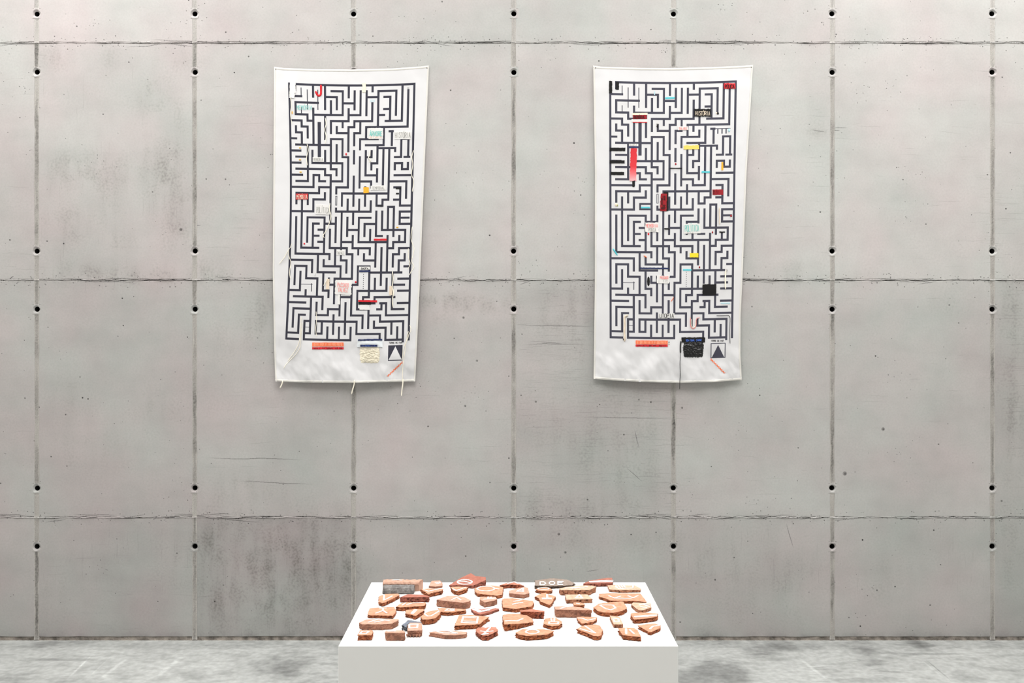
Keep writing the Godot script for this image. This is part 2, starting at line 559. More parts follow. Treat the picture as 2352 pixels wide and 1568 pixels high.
func panel(wall: Node, i: int, j: int):
	var half := half_of(i)
	var x0: float = COLS[i] + STRIP
	var x1: float = COLS[i + 1] - STRIP
	var y0: float = ROWS[j] + (0.0035 if j else 0.018)
	var y1: float = ROWS[j + 1] - 0.0035
	var n := NOTCH
	var holes := []
	if j > 0 and j < 4:
		holes.append(ROWS[j] + TIE)
	if j < 3:
		holes.append(ROWS[j + 1] - TIE)
	var p := PackedVector2Array([Vector2(x0, y0), Vector2(x1, y0)])
	var e := NOTCH - STRIP
	for h in holes:
		p.append_array([Vector2(x1, h - n), Vector2(x1 - e, h - n), Vector2(x1 - e, h + n), Vector2(x1, h + n)])
	p.append_array([Vector2(x1, y1), Vector2(x0, y1)])
	holes.reverse()
	for h in holes:
		p.append_array([Vector2(x0, h + n), Vector2(x0 + e, h + n), Vector2(x0 + e, h - n), Vector2(x0, h - n)])
	# the cast edges are slightly ragged, the lowest one crumbles above the slab
	var ragged := PackedVector2Array()
	for k in p.size():
		var q := p[k]
		var w := p[(k + 1) % p.size()]
		ragged.append(q)
		var steps := int(q.distance_to(w) / 0.02) if q.distance_to(w) > 0.06 else 0
		var rough := 0.011 if j == 0 and q.y == y0 and w.y == y0 else 0.0018
		var drift := 0.0
		for s in range(1, steps):
			drift = clampf(drift * 0.7 + rng.randf_range(-0.6, 0.6), -1, 1)
			ragged.append(q.lerp(w, s / float(steps)) + (w - q).normalized().orthogonal() * drift * rough)
	p = ragged
	var z := 0.0
	var st := start(-1)
	var nv := outward(p)
	var inner := PackedVector2Array()
	for k in p.size():
		# the notches that receive the tie hole castings keep a sharp edge
		var at_notch := absf(p[k].x - x0 - e) < 1e-4 or absf(p[k].x - x1 + e) < 1e-4
		inner.append(p[k] - nv[k] * (0.0 if at_notch else 0.0018))
	for t in range(0, 1):
		var idx := Geometry2D.triangulate_polygon(inner)
		for k in range(0, idx.size(), 3):
			w3(st, v3(inner[idx[k]], z), v3(inner[idx[k + 1]], z), v3(inner[idx[k + 2]], z), Vector3(0, 0, 1), half)
	for k in p.size():
		var l := (k + 1) % p.size()
		var hint := Vector3(nv[k].x + nv[l].x, nv[k].y + nv[l].y, 0.5)
		w4(st, v3(inner[k], z), v3(inner[l], z), v3(p[l], z - 0.002), v3(p[k], z - 0.002), hint, half)
		w4(st, v3(p[k], z - 0.002), v3(p[l], z - 0.002), v3(p[l], -0.05), v3(p[k], -0.05), hint, half)
	put(st, "concrete_panel", wall_mats[half], wall)

func v3(p: Vector2, z: float) -> Vector3:
	return Vector3(p.x, p.y, z)

func strip(wall: Node, i: int, j: int):
	# rough mortar between two panels of one lift, interrupted by the tie holes
	var cuts := [ROWS[j] + (0.0 if j else 0.004)]
	if j > 0 and j < 4:
		cuts.append_array([ROWS[j] + TIE - NOTCH, ROWS[j] + TIE + NOTCH])
	if j < 3:
		cuts.append_array([ROWS[j + 1] - TIE - NOTCH, ROWS[j + 1] - TIE + NOTCH])
	cuts.append(ROWS[j + 1])
	var tone := rng.randi() % 3
	var age := FastNoiseLite.new()
	age.seed = i * 7 + j
	age.frequency = 3.5
	var grit := FastNoiseLite.new()
	grit.seed = i * 11 + j + 300
	grit.frequency = 90.0
	for k in range(0, cuts.size(), 2):
		var st := start(0)
		var n := maxi(2, int((cuts[k + 1] - cuts[k]) / 0.0045))
		var w := STRIP + 0.002
		var old := []
		var lean := rng.randf_range(-0.0008, 0.0008)
		# the short piece just above a lift joint is nearly flush and clean, the others are porous and dirty
		var dirt := 0.16 if k == 0 and j > 0 else (0.22 if j >= 3 else rng.randf_range(0.3, 0.44))
		for s in n + 1:
			var y := lerpf(cuts[k], cuts[k + 1], s / float(n))
			var now := []
			var wide := 0.72 + 0.5 * age.get_noise_1d(y * 2.0 + 40)
			var much := dirt * clampf(0.85 + 1.3 * age.get_noise_1d(y), 0.25, 1.5)
			for c in 9:
				var u := c / 8.0 * 2 - 1
				var g := grit.get_noise_2d(u * w, y)
				var z := -0.0024 + 0.001 * (1 - u * u) + 0.0011 * g + u * lean
				if s == 0 or s == n:
					z = -0.0004
				var inside := 1 - smoothstep(wide * 0.6, wide, absf(u - 0.25 * age.get_noise_1d(y * 3.0 + 90)))
				var shade := 1.0 - much * inside * (1.0 + 0.6 * g) - 0.04 * maxf(g, 0)
				now.append([Vector3(COLS[i] + u * w, y, z), Color(shade, shade * 0.992, shade * 0.985)])
			if s:
				for c in 8:
					for e in [[old[c], now[c + 1], old[c + 1]], [old[c], now[c], now[c + 1]]]:
						for v in e:
							st.set_color(v[1])
							st.add_vertex(v[0])
			old = now
		put(st, "joint_strip", M["mortar%d" % (0 if j < 3 else 2)], wall)

func ridge(wall: Node, i: int, j: int):
	# the thin fin of cement that leaked between two lifts, breaking off here and there
	var st := start(-1)
	var n := 210
	var old := []
	var wob := FastNoiseLite.new()
	wob.seed = i * 13 + j
	wob.frequency = 0.05
	for r in n + 1:
		var x := lerpf(COLS[i], COLS[i + 1], r / float(n))
		var chip := rng.randf_range(-0.0007, 0.0007)
		var drop := wob.get_noise_1d(r) * 0.0042 + chip
		var out_z := 0.0004 + 0.0036 * clampf(0.35 + 1.5 * wob.get_noise_1d(r * 0.5 + 400), 0, 1) + rng.randf_range(-0.0003, 0.0006)
		var tall := 0.0042 + 0.003 * wob.get_noise_1d(r + 900) + rng.randf_range(-0.0005, 0.0005)
		var y: float = ROWS[j] + drop
		var now := [Vector3(x, y + tall, -0.004), Vector3(x, y + tall * 0.4, out_z * 0.8), Vector3(x, y, out_z), Vector3(x, y - tall * 0.25, out_z * 0.1), Vector3(x, y - tall * 0.7, -0.004)]
		if r:
			for c in 4:
				w4(st, old[c], now[c], now[c + 1], old[c + 1], Vector3(0, 1.5 - c, 1), half_of(i))
		old = now
	put(st, "joint_ridge", wall_mats[half_of(i)], wall)

func foot(wall: Node, i: int):
	# set-back crumbling foot of the wall above the floor slab
	var st := start(0)
	var n := 110
	var old := []
	var crumb := FastNoiseLite.new()
	crumb.seed = 500 + i
	crumb.frequency = 0.4
	for r in n + 1:
		var x := lerpf(COLS[i], COLS[i + 1], r / float(n))
		var now := []
		for c in 6:
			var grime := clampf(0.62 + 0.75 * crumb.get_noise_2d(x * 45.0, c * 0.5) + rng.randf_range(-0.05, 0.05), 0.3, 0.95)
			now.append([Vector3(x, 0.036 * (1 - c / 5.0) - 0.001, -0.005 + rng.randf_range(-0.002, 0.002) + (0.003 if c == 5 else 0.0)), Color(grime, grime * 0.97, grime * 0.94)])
		if r:
			for c in 5:
				for e in [[old[c], now[c + 1], old[c + 1]], [old[c], now[c], now[c + 1]]]:
					for v in e:
						st.set_color(v[1])
						st.add_vertex(v[0])
		old = now
	put(st, "wall_foot", M.foot, wall)

func tie_hole(wall: Node, i: int, y: float):
	var half := half_of(i) if i > 5 else 0
	var c := Vector3(COLS[i], y, 0)
	var rim := start(0)
	var n := 32
	var hole := Vector2(rng.randf_range(-0.001, 0.001), rng.randf_range(-0.001, 0.0012))
	var ring := []
	var big := rng.randf_range(0.0165, 0.0195)
	for k in n + 1:
		var a := TAU * (k % n) / n
		var d := Vector2(cos(a), sin(a))
		var sq := d * (NOTCH / maxf(absf(d.x), absf(d.y)))
		var r := big * (1 + 0.07 * sin(a * 3 + i) + 0.05 * sin(a * 5 + y * 9))
		ring.append([v3(sq, 0), v3(d * (r + 0.0012), 0), v3(d * r, -0.0012), v3(hole + d * 0.0125, -0.0062), v3(hole + d * 0.0118, -0.0075)])
	for k in n:
		for s in 4:
			rim.set_smooth_group(-1 if s == 0 else 0)
			w4(rim, c + ring[k][s], c + ring[k + 1][s], c + ring[k + 1][s + 1], c + ring[k][s + 1], Vector3(0, 0, 1) if s < 2 else Vector3(0, 0, 1), half)
	var o := Node3D.new()
	o.name = "tie_hole"
	wall.add_child(o, true)
	put(rim, "rim", wall_mats[half], o)
	var bore := start(0)
	for k in n:
		var a := TAU * k / n
		var b := TAU * (k + 1) / n
		var pa := hole + Vector2(cos(a), sin(a)) * 0.0118
		var pb := hole + Vector2(cos(b), sin(b)) * 0.0118
		f4(bore, c + v3(pa, -0.0075), c + v3(pb, -0.0075), c + v3(pb, -0.046), c + v3(pa, -0.046), -v3(pa, 0))
		f3(bore, c + v3(pa, -0.046), c + v3(pb, -0.046), c + v3(hole, -0.046), Vector3(0, 0, 1))
	put(bore, "bore", M.dark, o)

# ------------------------------------------------------------------ floor and plinth
func floor_px(px: float, py: float) -> Vector2:
	var d := F * CAM_H / (py - VY)
	return Vector2((px - VX) * d / F, CAM_D - d)

func build_floor():
	var n := 1024
	var cloud := grey_noise(n, n, 0.008, 101, 5).get_data()
	var long := grey_noise(512, n, 0.03, 102, 4)
	long.resize(n, n, Image.INTERPOLATE_CUBIC)
	var drag := long.get_data()
	var fine := grey_noise(n, n, 0.16, 103, 3).get_data()
	var near := grey_noise(400, n, 0.12, 105, 4)
	near.resize(n, n, Image.INTERPOLATE_CUBIC)
	var strok := near.get_data()
	var out := PackedByteArray()
	out.resize(n * n * 3)
	for i in n * n:
		var c := cloud[i] / 255.0
		var d := drag[i] / 255.0
		var f := fine[i] / 255.0
		var v := 0.735 + 0.12 * (c - 0.5) + 0.13 * (d - 0.5) + 0.11 * (f - 0.5)
		v -= 0.16 * clampf((c * 0.5 + d * 0.6 - 0.70) * 4, 0, 1) if c * 0.5 + d * 0.6 > 0.70 else 0.0
		v -= 0.13 * clampf((0.33 - c) * 6, 0, 1)
		var z := (i / n + 0.5) / n * 6.0
		if z < 0.9:
			v += 0.15 * (strok[i] / 255.0 - 0.5)
			v -= 0.07 * clampf((strok[i] / 255.0 * 0.6 + d * 0.5 - 0.62) * 5, 0, 1)
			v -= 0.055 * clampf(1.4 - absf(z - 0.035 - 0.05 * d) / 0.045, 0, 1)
		out[i * 3] = int(clampf(v * 0.985, 0, 1) * 255)
		out[i * 3 + 1] = int(clampf(v, 0, 1) * 255)
		out[i * 3 + 2] = int(clampf(v * 0.992, 0, 1) * 255)
	var im := Image.create_from_data(n, n, false, Image.FORMAT_RGB8, out)
	im.resize(2048, 2048, Image.INTERPOLATE_CUBIC)
	# trowel drags seen beside the plinth: from, to (frame pixels), width in mm, gain
	for b in [[217, 1498, 146, 1568, 16, 1.054], [306, 1501, 218, 1568, 30, 1.042], [440, 1492, 340, 1568, 40, 1.036], [262, 1500, 190, 1568, 14, 1.030], [1824, 1501, 1909, 1568, 26, 1.048], [2123, 1511, 2191, 1568, 8, 0.916], [2105, 1505, 2180, 1568, 14, 1.030],
			[60, 1490, 330, 1486, 12, 1.030], [1600, 1489, 1800, 1489, 20, 1.030], [30, 1512, 250, 1516, 40, 0.958], [2040, 1500, 2220, 1502, 40, 0.952], [2000, 1540, 2110, 1545, 30, 0.958]]:
		var p := floor_px(b[0], b[1])
		var q := floor_px(b[2], b[3])
		var dirv := (q - p).normalized()
		for s in int(p.distance_to(q) / 0.0012):
			var c := p + dirv * s * 0.0012
			for t in int(b[4] / 1.2):
				var e: Vector2 = c + dirv.orthogonal() * (t * 0.0012 - b[4] * 0.0005)
				var u := int((e.x + 3.0) / 6.0 * 2048)
				var w := int(e.y / 6.0 * 2048)
				var edge := sin(PI * (t + 0.5) / (b[4] / 1.2)) * sin(PI * clampf(s * 0.0012 / p.distance_to(q), 0.03, 0.97))
				if edge > rng.randf() * 0.6 and u >= 0 and u < 2048 and w >= 0 and w < 2048:
					var k := lerpf(1.0, b[5], edge * 0.45)
					var col := im.get_pixel(u, w)
					im.set_pixel(u, w, Color(minf(col.r * k, 0.98), minf(col.g * k, 0.98), minf(col.b * k, 0.98)))
	for i in 900:
		var x0 := rng.randf() * 2048
		var y0 := rng.randf() * 700
		var k := rng.randf_range(0.86, 0.95)
		for s in int(rng.randf_range(6, 50)):
			darken(im, int(x0 + s), int(y0 + sin(s * 0.1 + i) * 2), k)
	var m := StandardMaterial3D.new()
	m.albedo_texture = tex(im)
	m.albedo_color = rgb(252, 252, 252)
	m.roughness = 0.5
	m.metallic_specular = 0.4
	m.detail_enabled = true
	m.detail_albedo = M.grain
	m.detail_blend_mode = BaseMaterial3D.BLEND_MODE_MUL
	m.detail_uv_layer = BaseMaterial3D.DETAIL_UV_2
	var st := start(-1)
	var a := Vector3(-3.67, 0, -0.05)
	var b := Vector3(3.73, 0, 9.0)
	for v in [[a.x, a.z], [b.x, a.z], [b.x, b.z], [a.x, a.z], [b.x, b.z], [a.x, b.z]]:
		st.set_uv(Vector2((v[0] + 3.0) / 6.0, v[1] / 6.0))
		st.set_uv2(Vector2(v[0], v[1]) / 0.9)
		st.add_vertex(Vector3(v[0], 0, v[1]))
	for y in [-0.3]:
		f4(st, Vector3(a.x, y, a.z), Vector3(b.x, y, a.z), Vector3(b.x, y, b.z), Vector3(a.x, y, b.z), Vector3(0, -1, 0))
		f4(st, Vector3(a.x, y, b.z), Vector3(b.x, y, b.z), Vector3(b.x, 0, b.z), Vector3(a.x, 0, b.z), Vector3(0, 0, 1))
	structure(put(st, "floor", m))

func build_plinth():
	var st := start(-1)
	soft_box(st, Vector3(-0.3884, 0.0, 1.6505), Vector3(0.3874, PLINTH_H, 2.149), 0.0012)
	var m := plain(rgb(240, 240, 238), 0.55)
	var n := tile_noise(256, 0.05, 140, 3)
	m.heightmap_enabled = true
	m.heightmap_texture = tex(n)
	m.heightmap_scale = 0.004
	m.uv1_triplanar = true
	m.uv1_scale = Vector3(2, 9, 2)
	var o := put(st, "plinth", m)
	tag(o, "white painted box plinth carrying the brick shards in front of the concrete wall", "plinth")

# ------------------------------------------------------------------ banners
# outlines in frame pixels: left and right edges as [t, x], upper and lower edges as [s, y]; maze = corners of the printed maze
const BANNERS := [
	{"L": [[0, 629.5], [0.3, 628.2], [0.65, 626.4], [0.9, 629.8], [1, 632.3]], "R": [[0, 985.5], [0.31, 975.6], [0.67, 965], [1, 953.8]], "T": [[0, 153.2], [0.06, 156], [0.25, 158.6], [0.5, 159.6], [0.76, 157.2], [0.95, 152.4], [1, 150.2]],
		"B": [[0, 875.5], [0.2, 878.3], [0.56, 879.3], [1, 875.5]], "maze": [664, 192, 952, 192.5, 938.6, 779, 657.5, 777], "bow": 7.0, "sag": 4.0, "low": 3.0},
	{"L": [[0, 1362.4], [0.34, 1366.6], [0.68, 1366.4], [0.9, 1364.4], [1, 1363.4]], "R": [[0, 1729.8], [0.34, 1714.8], [0.67, 1705.7], [0.8, 1701], [0.92, 1700.6], [1, 1704]], "T": [[0, 150.4], [0.05, 153], [0.28, 155.7], [0.5, 156.4], [0.74, 154], [0.95, 150.8], [1, 148.8]],
		"B": [[0, 869.7], [0.13, 873.5], [0.35, 877.4], [0.58, 879.3], [0.8, 877.4], [1, 872.6]], "maze": [1401.5, 188, 1690, 187, 1681.3, 773.6, 1402.5, 774], "bow": 0.0, "sag": 3.0, "low": 2.5},
]
const MAZE_ROWS := {0: "1-21", 1: "7.1-9 15-18", 2: "0-2 6-8 13-15 16-17", 3: "1-4.8 9-11", 4: "16-17", 5: "1-3 4-9 10-12 15-16", 6: "0-2 3-4 7-10 11-14 16.3-19", 7: "2-3 10-11 13-20", 7.7: "17-17.5", 8: "1-2 8-10 11-12",
	9: "0-1 7-9 12-15 19-20", 10: "1-7 13-16", 10.5: "15.2-18", 11: "0-1.7", 12: "1-3 9-10 13-14 18-19 19.6-20.4", 13: "0-1.7 3.8-9 14-15 18-19.2", 14: "1-6 7-8 19.2-20.2", 15: "0-2 4-5 6-7 13-15 18-21", 16: "1-3 5-6 7-9 12-14 17-20",
	17: "0-4 5-7 8-10 14-16 18-19", 18: "1-5 9-17", 19: "4-6 16-17 18-19", 20: "15-16 19-21", 20.2: "17-18", 21: "0-4 8-14 19-21", 22: "3-6 12-14 19-20.5", 23: "4-5 6-8 13-15 19-21", 24: "5-6 10-12 16-20", 25: "4-5 15-16", 26: "5-6 9-11 12-17 18-20",
	27: "2-5 7-10 11-14 17-18 19-21", 28: "1-7 10-11 18-19", 29: "0-4 9-10 13-15 19-20", 30: "1-3 6-9 12-14 20-21", 31: "5-8 14-19.5", 32: "3-5 8-11 19-21", 33: "7-8 11-12 18-20", 34: "0-2 6-7 12-17 19-21", 35: "1-6 9-11 13-14 15-18.4", 36: "0-3 14-15 16-17 19-21",
	37: "1-4 7-9 12-14 15.5-16.2 18-20", 38: "2-3 5-7 11-13 14-16 17-21", 39: "3-4 5-12 16-20", 40: "15-17", 41: "0-2 3-4 5-6 12-16", 42: "0-2 3-11 17-20"}
const MAZE_COLS := {0: "0-42", 1: "0-1 3-5 7-8 18-19.7 22-28 30-33 37-40", 2: "6-7 8-10 19-27 31-34 38-41", 3: "5-6 7-8.8 10-16 18-19.8 22-26 30-32 34-35 39-42", 3.8: "11-13", 4: "0-2 4-10 15-17 19-21 23-27 29-31 35-41", 5: "15-16 17-18 28-31 32-35 36-38 39-41",
	6: "0-4 5-9 11-13 14-15 18-19 22-28 29-30 31-34 35-37 39-41", 7: "2.7-5 6-8 9-14 15-23 24-27 28-28.8 32-33 34-35 37-38 40-42", 8: "2-4 7-8 10-13 14-15 17-18 20.5-21 22-26 27-30 32-36 38-41", 9: "1-5 6-7 9-12 13-16 18-20 21-29 30-32 33-38 40-42",
	10: "0-2 4-6 7-11 12-17 19-21 22-25 27-28 29-31 33-34 36-41", 11: "1-4 6-7 8-10 11-13 15.2-20 21-23 25-27 28-32 33-38 40-42", 12: "1-5 6-8 9-10.7 12-17 19-21 22-26 27-28 30-33 34-37 39-41", 13: "1-5 7-9 11-15 17-20 23-25 28-29 35-36 38-40",
	14: "0-1 3-6 7-8 11-12 13-14 16-17 19.3-21 24-26 27-28 30-35 36-40", 15: "1-7 8-9 10-13 14-16 18-20 21-25 26-30 32-34 35-36 39-40", 16: "7-10 10.6-17 19-20 21-24 27-33 38-39 41-42.5", 16.2: "36-37", 17: "2-6 10.6-19 20.2-24 25-31 32-34 36-38 40-42", 17.4: "7.7-10",
	18: "1-5 10.5-11 13-14 20.2-25 26-27 28-30 31-37 39-41", 19: "0-6 9-12 17-20 21-23 25-26 27-28 29-31 40-42", 19.2: "13-14", 20: "1-7 16-18.7 24-26 28-29 39-42.3", 20.2: "9-12 13-14", 21: "0-42"}
const THIN_COLS := {2: "0.7-2 4-5", 3: "1-4", 4.8: "1-4", 4: "33-34"}
const THIN_ROWS := {33: "2-4", 40: "3-4"}

func along(list: Array, t: float) -> float:
	var k := 0
	while k < list.size() - 2 and t > list[k + 1][0]:
		k += 1
	return lerpf(list[k][1], list[k + 1][1], clampf((t - list[k][0]) / (list[k + 1][0] - list[k][0]), -0.3, 1.3))

func cloth_px(b: Dictionary, s: float, t: float) -> Vector2:
	return Vector2(lerpf(along(b.L, t), along(b.R, t), s), lerpf(along(b.T, s), along(b.B, s), t))

func cloth_st(b: Dictionary, p: Vector2) -> Vector2:
	var s := 0.5
	var t := 0.5
	for k in 4:
		s = (p.x - along(b.L, t)) / (along(b.R, t) - along(b.L, t))
		t = (p.y - along(b.T, s)) / (along(b.B, s) - along(b.T, s))
	return Vector2(s, t)

func maze_uv(b: Dictionary, p: Vector2) -> Vector2:
	var q: Array = b.maze
	var u := 0.5
	var v := 0.5
	for k in 5:
		var sag: float = 4 * u * (1 - u) * (b.sag * exp(-4 * maxf(v, 0)) + b.low * exp(-4 * maxf(1 - v, 0)))
		var top := lerpf(q[1], q[3], u)
		v = (p.y - sag - top) / (lerpf(q[7], q[5], u) - top)
		var left: float = lerpf(q[0], q[6], v) + b.bow * sin(PI * clampf(v, 0, 1)) * clampf(1 - u, 0, 1)
		u = (p.x - left) / (lerpf(q[2], q[4], v) - left)
	return Vector2(u * 21, v * 42)

func cloth_z(b: Dictionary, st: Vector2) -> float:
	var s := clampf(st.x, 0, 1)
	var t := clampf(st.y, 0, 1)
	var z := 0.010 + 0.012 * sin(PI * s) * (0.35 + 0.65 * t) + 0.018 * t
	z += 0.0022 * sin(s * 7.0 + t * 3.0 + b.phase) * smoothstep(0.0, 0.5, t) + 0.0012 * sin(s * 17.0 - t * 11.0 + b.phase)
	z += 0.004 * b.fold.get_noise_2d(s * 60, t * 90) + 0.016 * b.fold.get_noise_2d(s * 110 + 300, t * 130) * smoothstep(0.84, 0.97, t)
	# drape from the pinned corners
	for c in [0.0, 1.0]:
		var d := Vector2((s - c) * 0.7, t * 1.45).length()
		z += 0.0025 * sin(d * 70.0) * exp(-d * 14) - 0.006 * exp(-d * 22)
	# stitched margins pull the edge a little towards the wall
	z -= 0.003 * exp(-minf(s, 1 - s) * 40)
	return maxf(z, 0.0035)

func wall_at(p: Vector2, z: float) -> Vector3:
	var d := CAM_D - z
	return Vector3((p.x - VX) * d / F, CAM_H - (p.y - VY) * d / F, z)

func at(b: Dictionary, p: Vector2, lift: float) -> Vector3:
	return wall_at(p, cloth_z(b, cloth_st(b, p)) + lift)

func runs(text: String) -> Array:
	var out := []
	for w in text.split(" "):
		var e: PackedStringArray = w.split("-")
		out.append([e[0].to_float(), e[1].to_float()])
	return out

func bar(im: Image, u0: float, v0: float, u1: float, v1: float, c: Color):
	const K := 35.31
	var a := Vector2i(roundi((u0 + 4) * K), roundi((v0 + 4) * K))
	var e := Vector2i(roundi((u1 + 4) * K), roundi((v1 + 4) * K))
	im.fill_rect(Rect2i(a, e - a), c)

func print_texture(b: Dictionary, second: bool) -> ImageTexture:
	var im := Image.create(1024, 2048, false, Image.FORMAT_RGB8)
	var cloth := rgb(217, 217, 219)
	var ink := rgb(72, 72, 84) if second else rgb(60, 60, 71)
	im.fill(cloth)
	var h := 0.182
	for c in MAZE_COLS:
		for r in runs(MAZE_COLS[c]):
			bar(im, c - h, r[0] - h, c + h, r[1] + h, ink)
	for y in MAZE_ROWS:
		for r in runs(MAZE_ROWS[y]):
			bar(im, r[0] - h, y - h, r[1] + h, y + h, ink)
	for c in THIN_COLS:
		for r in runs(THIN_COLS[c]):
			bar(im, c - 0.07, r[0] - h, c + 0.07, r[1] + h, ink)
	for y in THIN_ROWS:
		for r in runs(THIN_ROWS[y]):
			bar(im, r[0] - h, y - 0.05, r[1] + h, y + 0.05, ink)
	bar(im, 4.72, 6.2, 5.28, 12.1, ink)            # the broad bar
	for g in [[7.83, 18.4, 8.17, 20.0], [4.9, 19.9, 7, 21.1]]:
		if g[0] > 5 or second:
			bar(im, g[0], g[1], g[2], g[3], ink)
	bar(im, 7.93, 18.5, 8.07, 19.9, cloth)
	if second:
		bar(im, 5.2, 20.2, 6.83, 20.8, cloth)
	for k in 9:
		bar(im, 12.94, 31.2 + k * 0.33, 13.06, 31.35 + k * 0.33, ink)
	for v in ([7.7] if second else []):
		bar(im, 17, v - 0.05, 20.2, v + 0.05, ink)
		for c in [18.1, 18.8, 19.5]:
			bar(im, c - 0.1, v, c + 0.1, v + 0.85, ink)
	# the square sign with its triangle
	var box_px := [1632.5, 788.0, 1666.0, 821.5] if second else [891.7, 793.0, 924.0, 827.6]
	var lo := maze_uv(b, Vector2(box_px[0], box_px[1]))
	var hi := maze_uv(b, Vector2(box_px[2], box_px[3]))
	bar(im, lo.x, lo.y, hi.x, hi.y, ink)
	if second:
		bar(im, lo.x + 0.13, lo.y + 0.13, hi.x - 0.13, hi.y - 0.13, cloth)
	var steps := 84
	for k in steps:
		var f := (k + 0.5) / steps
		var mid := (lo.x + hi.x) / 2
		var half := (hi.x - lo.x) * (0.41 if second else 0.46) * f
		var y := lerpf(lo.y + (hi.y - lo.y) * (0.12 if second else 0.06), hi.y - 0.16, f)
		bar(im, mid - half, y, mid + half, y + 0.04, ink if second else cloth)
	return tex(im)

func build_banners():
	M.hem = plain(rgb(219, 217, 212), 0.9)
	M.red = plain(rgb(206, 28, 40), 0.8)
	M.crimson = plain(rgb(150, 14, 28), 0.8)
	M.darkred = plain(rgb(70, 8, 14), 0.85)
	M.white = plain(rgb(226, 225, 223), 0.85)
	M.cream = plain(rgb(234, 226, 204), 0.6)
	M.black = plain(rgb(12, 11, 13), 0.9)
	M.teal = plain(rgb(120, 198, 190), 0.85)
	M.cyan = plain(rgb(84, 196, 208), 0.8)
	M.pale_blue = plain(rgb(180, 216, 226), 0.85)
	M.grey_thread = plain(rgb(150, 150, 146), 0.9)
	M.pink_thread = plain(rgb(240, 150, 146), 0.85)
	M.yellow = plain(rgb(248, 216, 44), 0.8)
	M.pale_yellow = plain(rgb(238, 208, 104), 0.85)
	M.amber = plain(rgb(240, 172, 40), 0.8)
	M.orange = plain(rgb(240, 124, 84), 0.8)
	M.pale_orange = plain(rgb(252, 186, 150), 0.8)
	M.navy = plain(rgb(26, 38, 84), 0.7)
	M.blue = plain(rgb(70, 110, 200), 0.7)
	M.beige = plain(rgb(226, 210, 190), 0.85)
	M.olive = plain(rgb(150, 160, 90), 0.85)
	var fade := plain(rgb(255, 255, 255), 0.8)
	var g := Gradient.new()
	g.set_color(0, rgb(206, 40, 50))
	g.set_color(1, rgb(246, 176, 180))
	g.add_point(0.55, rgb(214, 50, 58))
	var gt := GradientTexture2D.new()
	gt.gradient = g
	gt.width = 8
	gt.height = 128
	gt.fill_from = Vector2(0, 0)
	gt.fill_to = Vector2(0, 1)
	fade.albedo_texture = gt
	M.fade = fade
	M.black_bag = plain(rgb(12, 12, 14), 0.28)
	M.film = plain(rgb(226, 232, 236), 0.3)
	for i in 2:
		var b: Dictionary = BANNERS[i].duplicate()
		b.phase = i * 1.7
		var fold := FastNoiseLite.new()
		fold.seed = 200 + i
		fold.frequency = 0.05
		b.fold = fold
		var o := thing("maze_banner", ["left white cloth banner with a printed maze, cream pouch and loose white threads", "right white cloth banner with a printed maze, black and red patches and a black pouch"][i], "banner")
		o.position = wall_at(cloth_px(b, 0.5, 0.5), 0.0)
		b.node = o
		cloth(b, i == 1)
		if i == 0:
			left_pieces(b)
		else:
			right_pieces(b)
		for c in 2:
			var n := thing("nail", "steel nail holding the top %s corner of the %s maze banner" % [["left", "right"][c], ["left", "right"][i]], "nail")
			nail(n, b, c)

func local(b: Dictionary, v: Vector3) -> Vector3:
	return v - b.node.position

func nail(o: Node3D, b: Dictionary, c: int):
	var p := cloth_px(b, [0.013, 0.988][c], 0.008)
	o.position = wall_at(p, 0.0)
	var st := start(0)
	var z := cloth_z(b, cloth_st(b, p))
	var prof := [[0.0009, -0.012], [0.0009, z + 0.0005], [0.0024, z + 0.0008], [0.0024, z + 0.0018], [0.0014, z + 0.0024], [0.0, z + 0.0025]]
	for k in 12:
		var a := TAU * k / 12
		var e := TAU * (k + 1) / 12
		for s in prof.size() - 1:
			var f := func(ang, q): return Vector3(cos(ang) * q[0], sin(ang) * q[0], q[1])
			f4(st, f.call(a, prof[s]), f.call(e, prof[s]), f.call(e, prof[s + 1]), f.call(a, prof[s + 1]), Vector3(cos(a), sin(a), 0.6))
	put(st, "shank_and_head", M.steel, o)

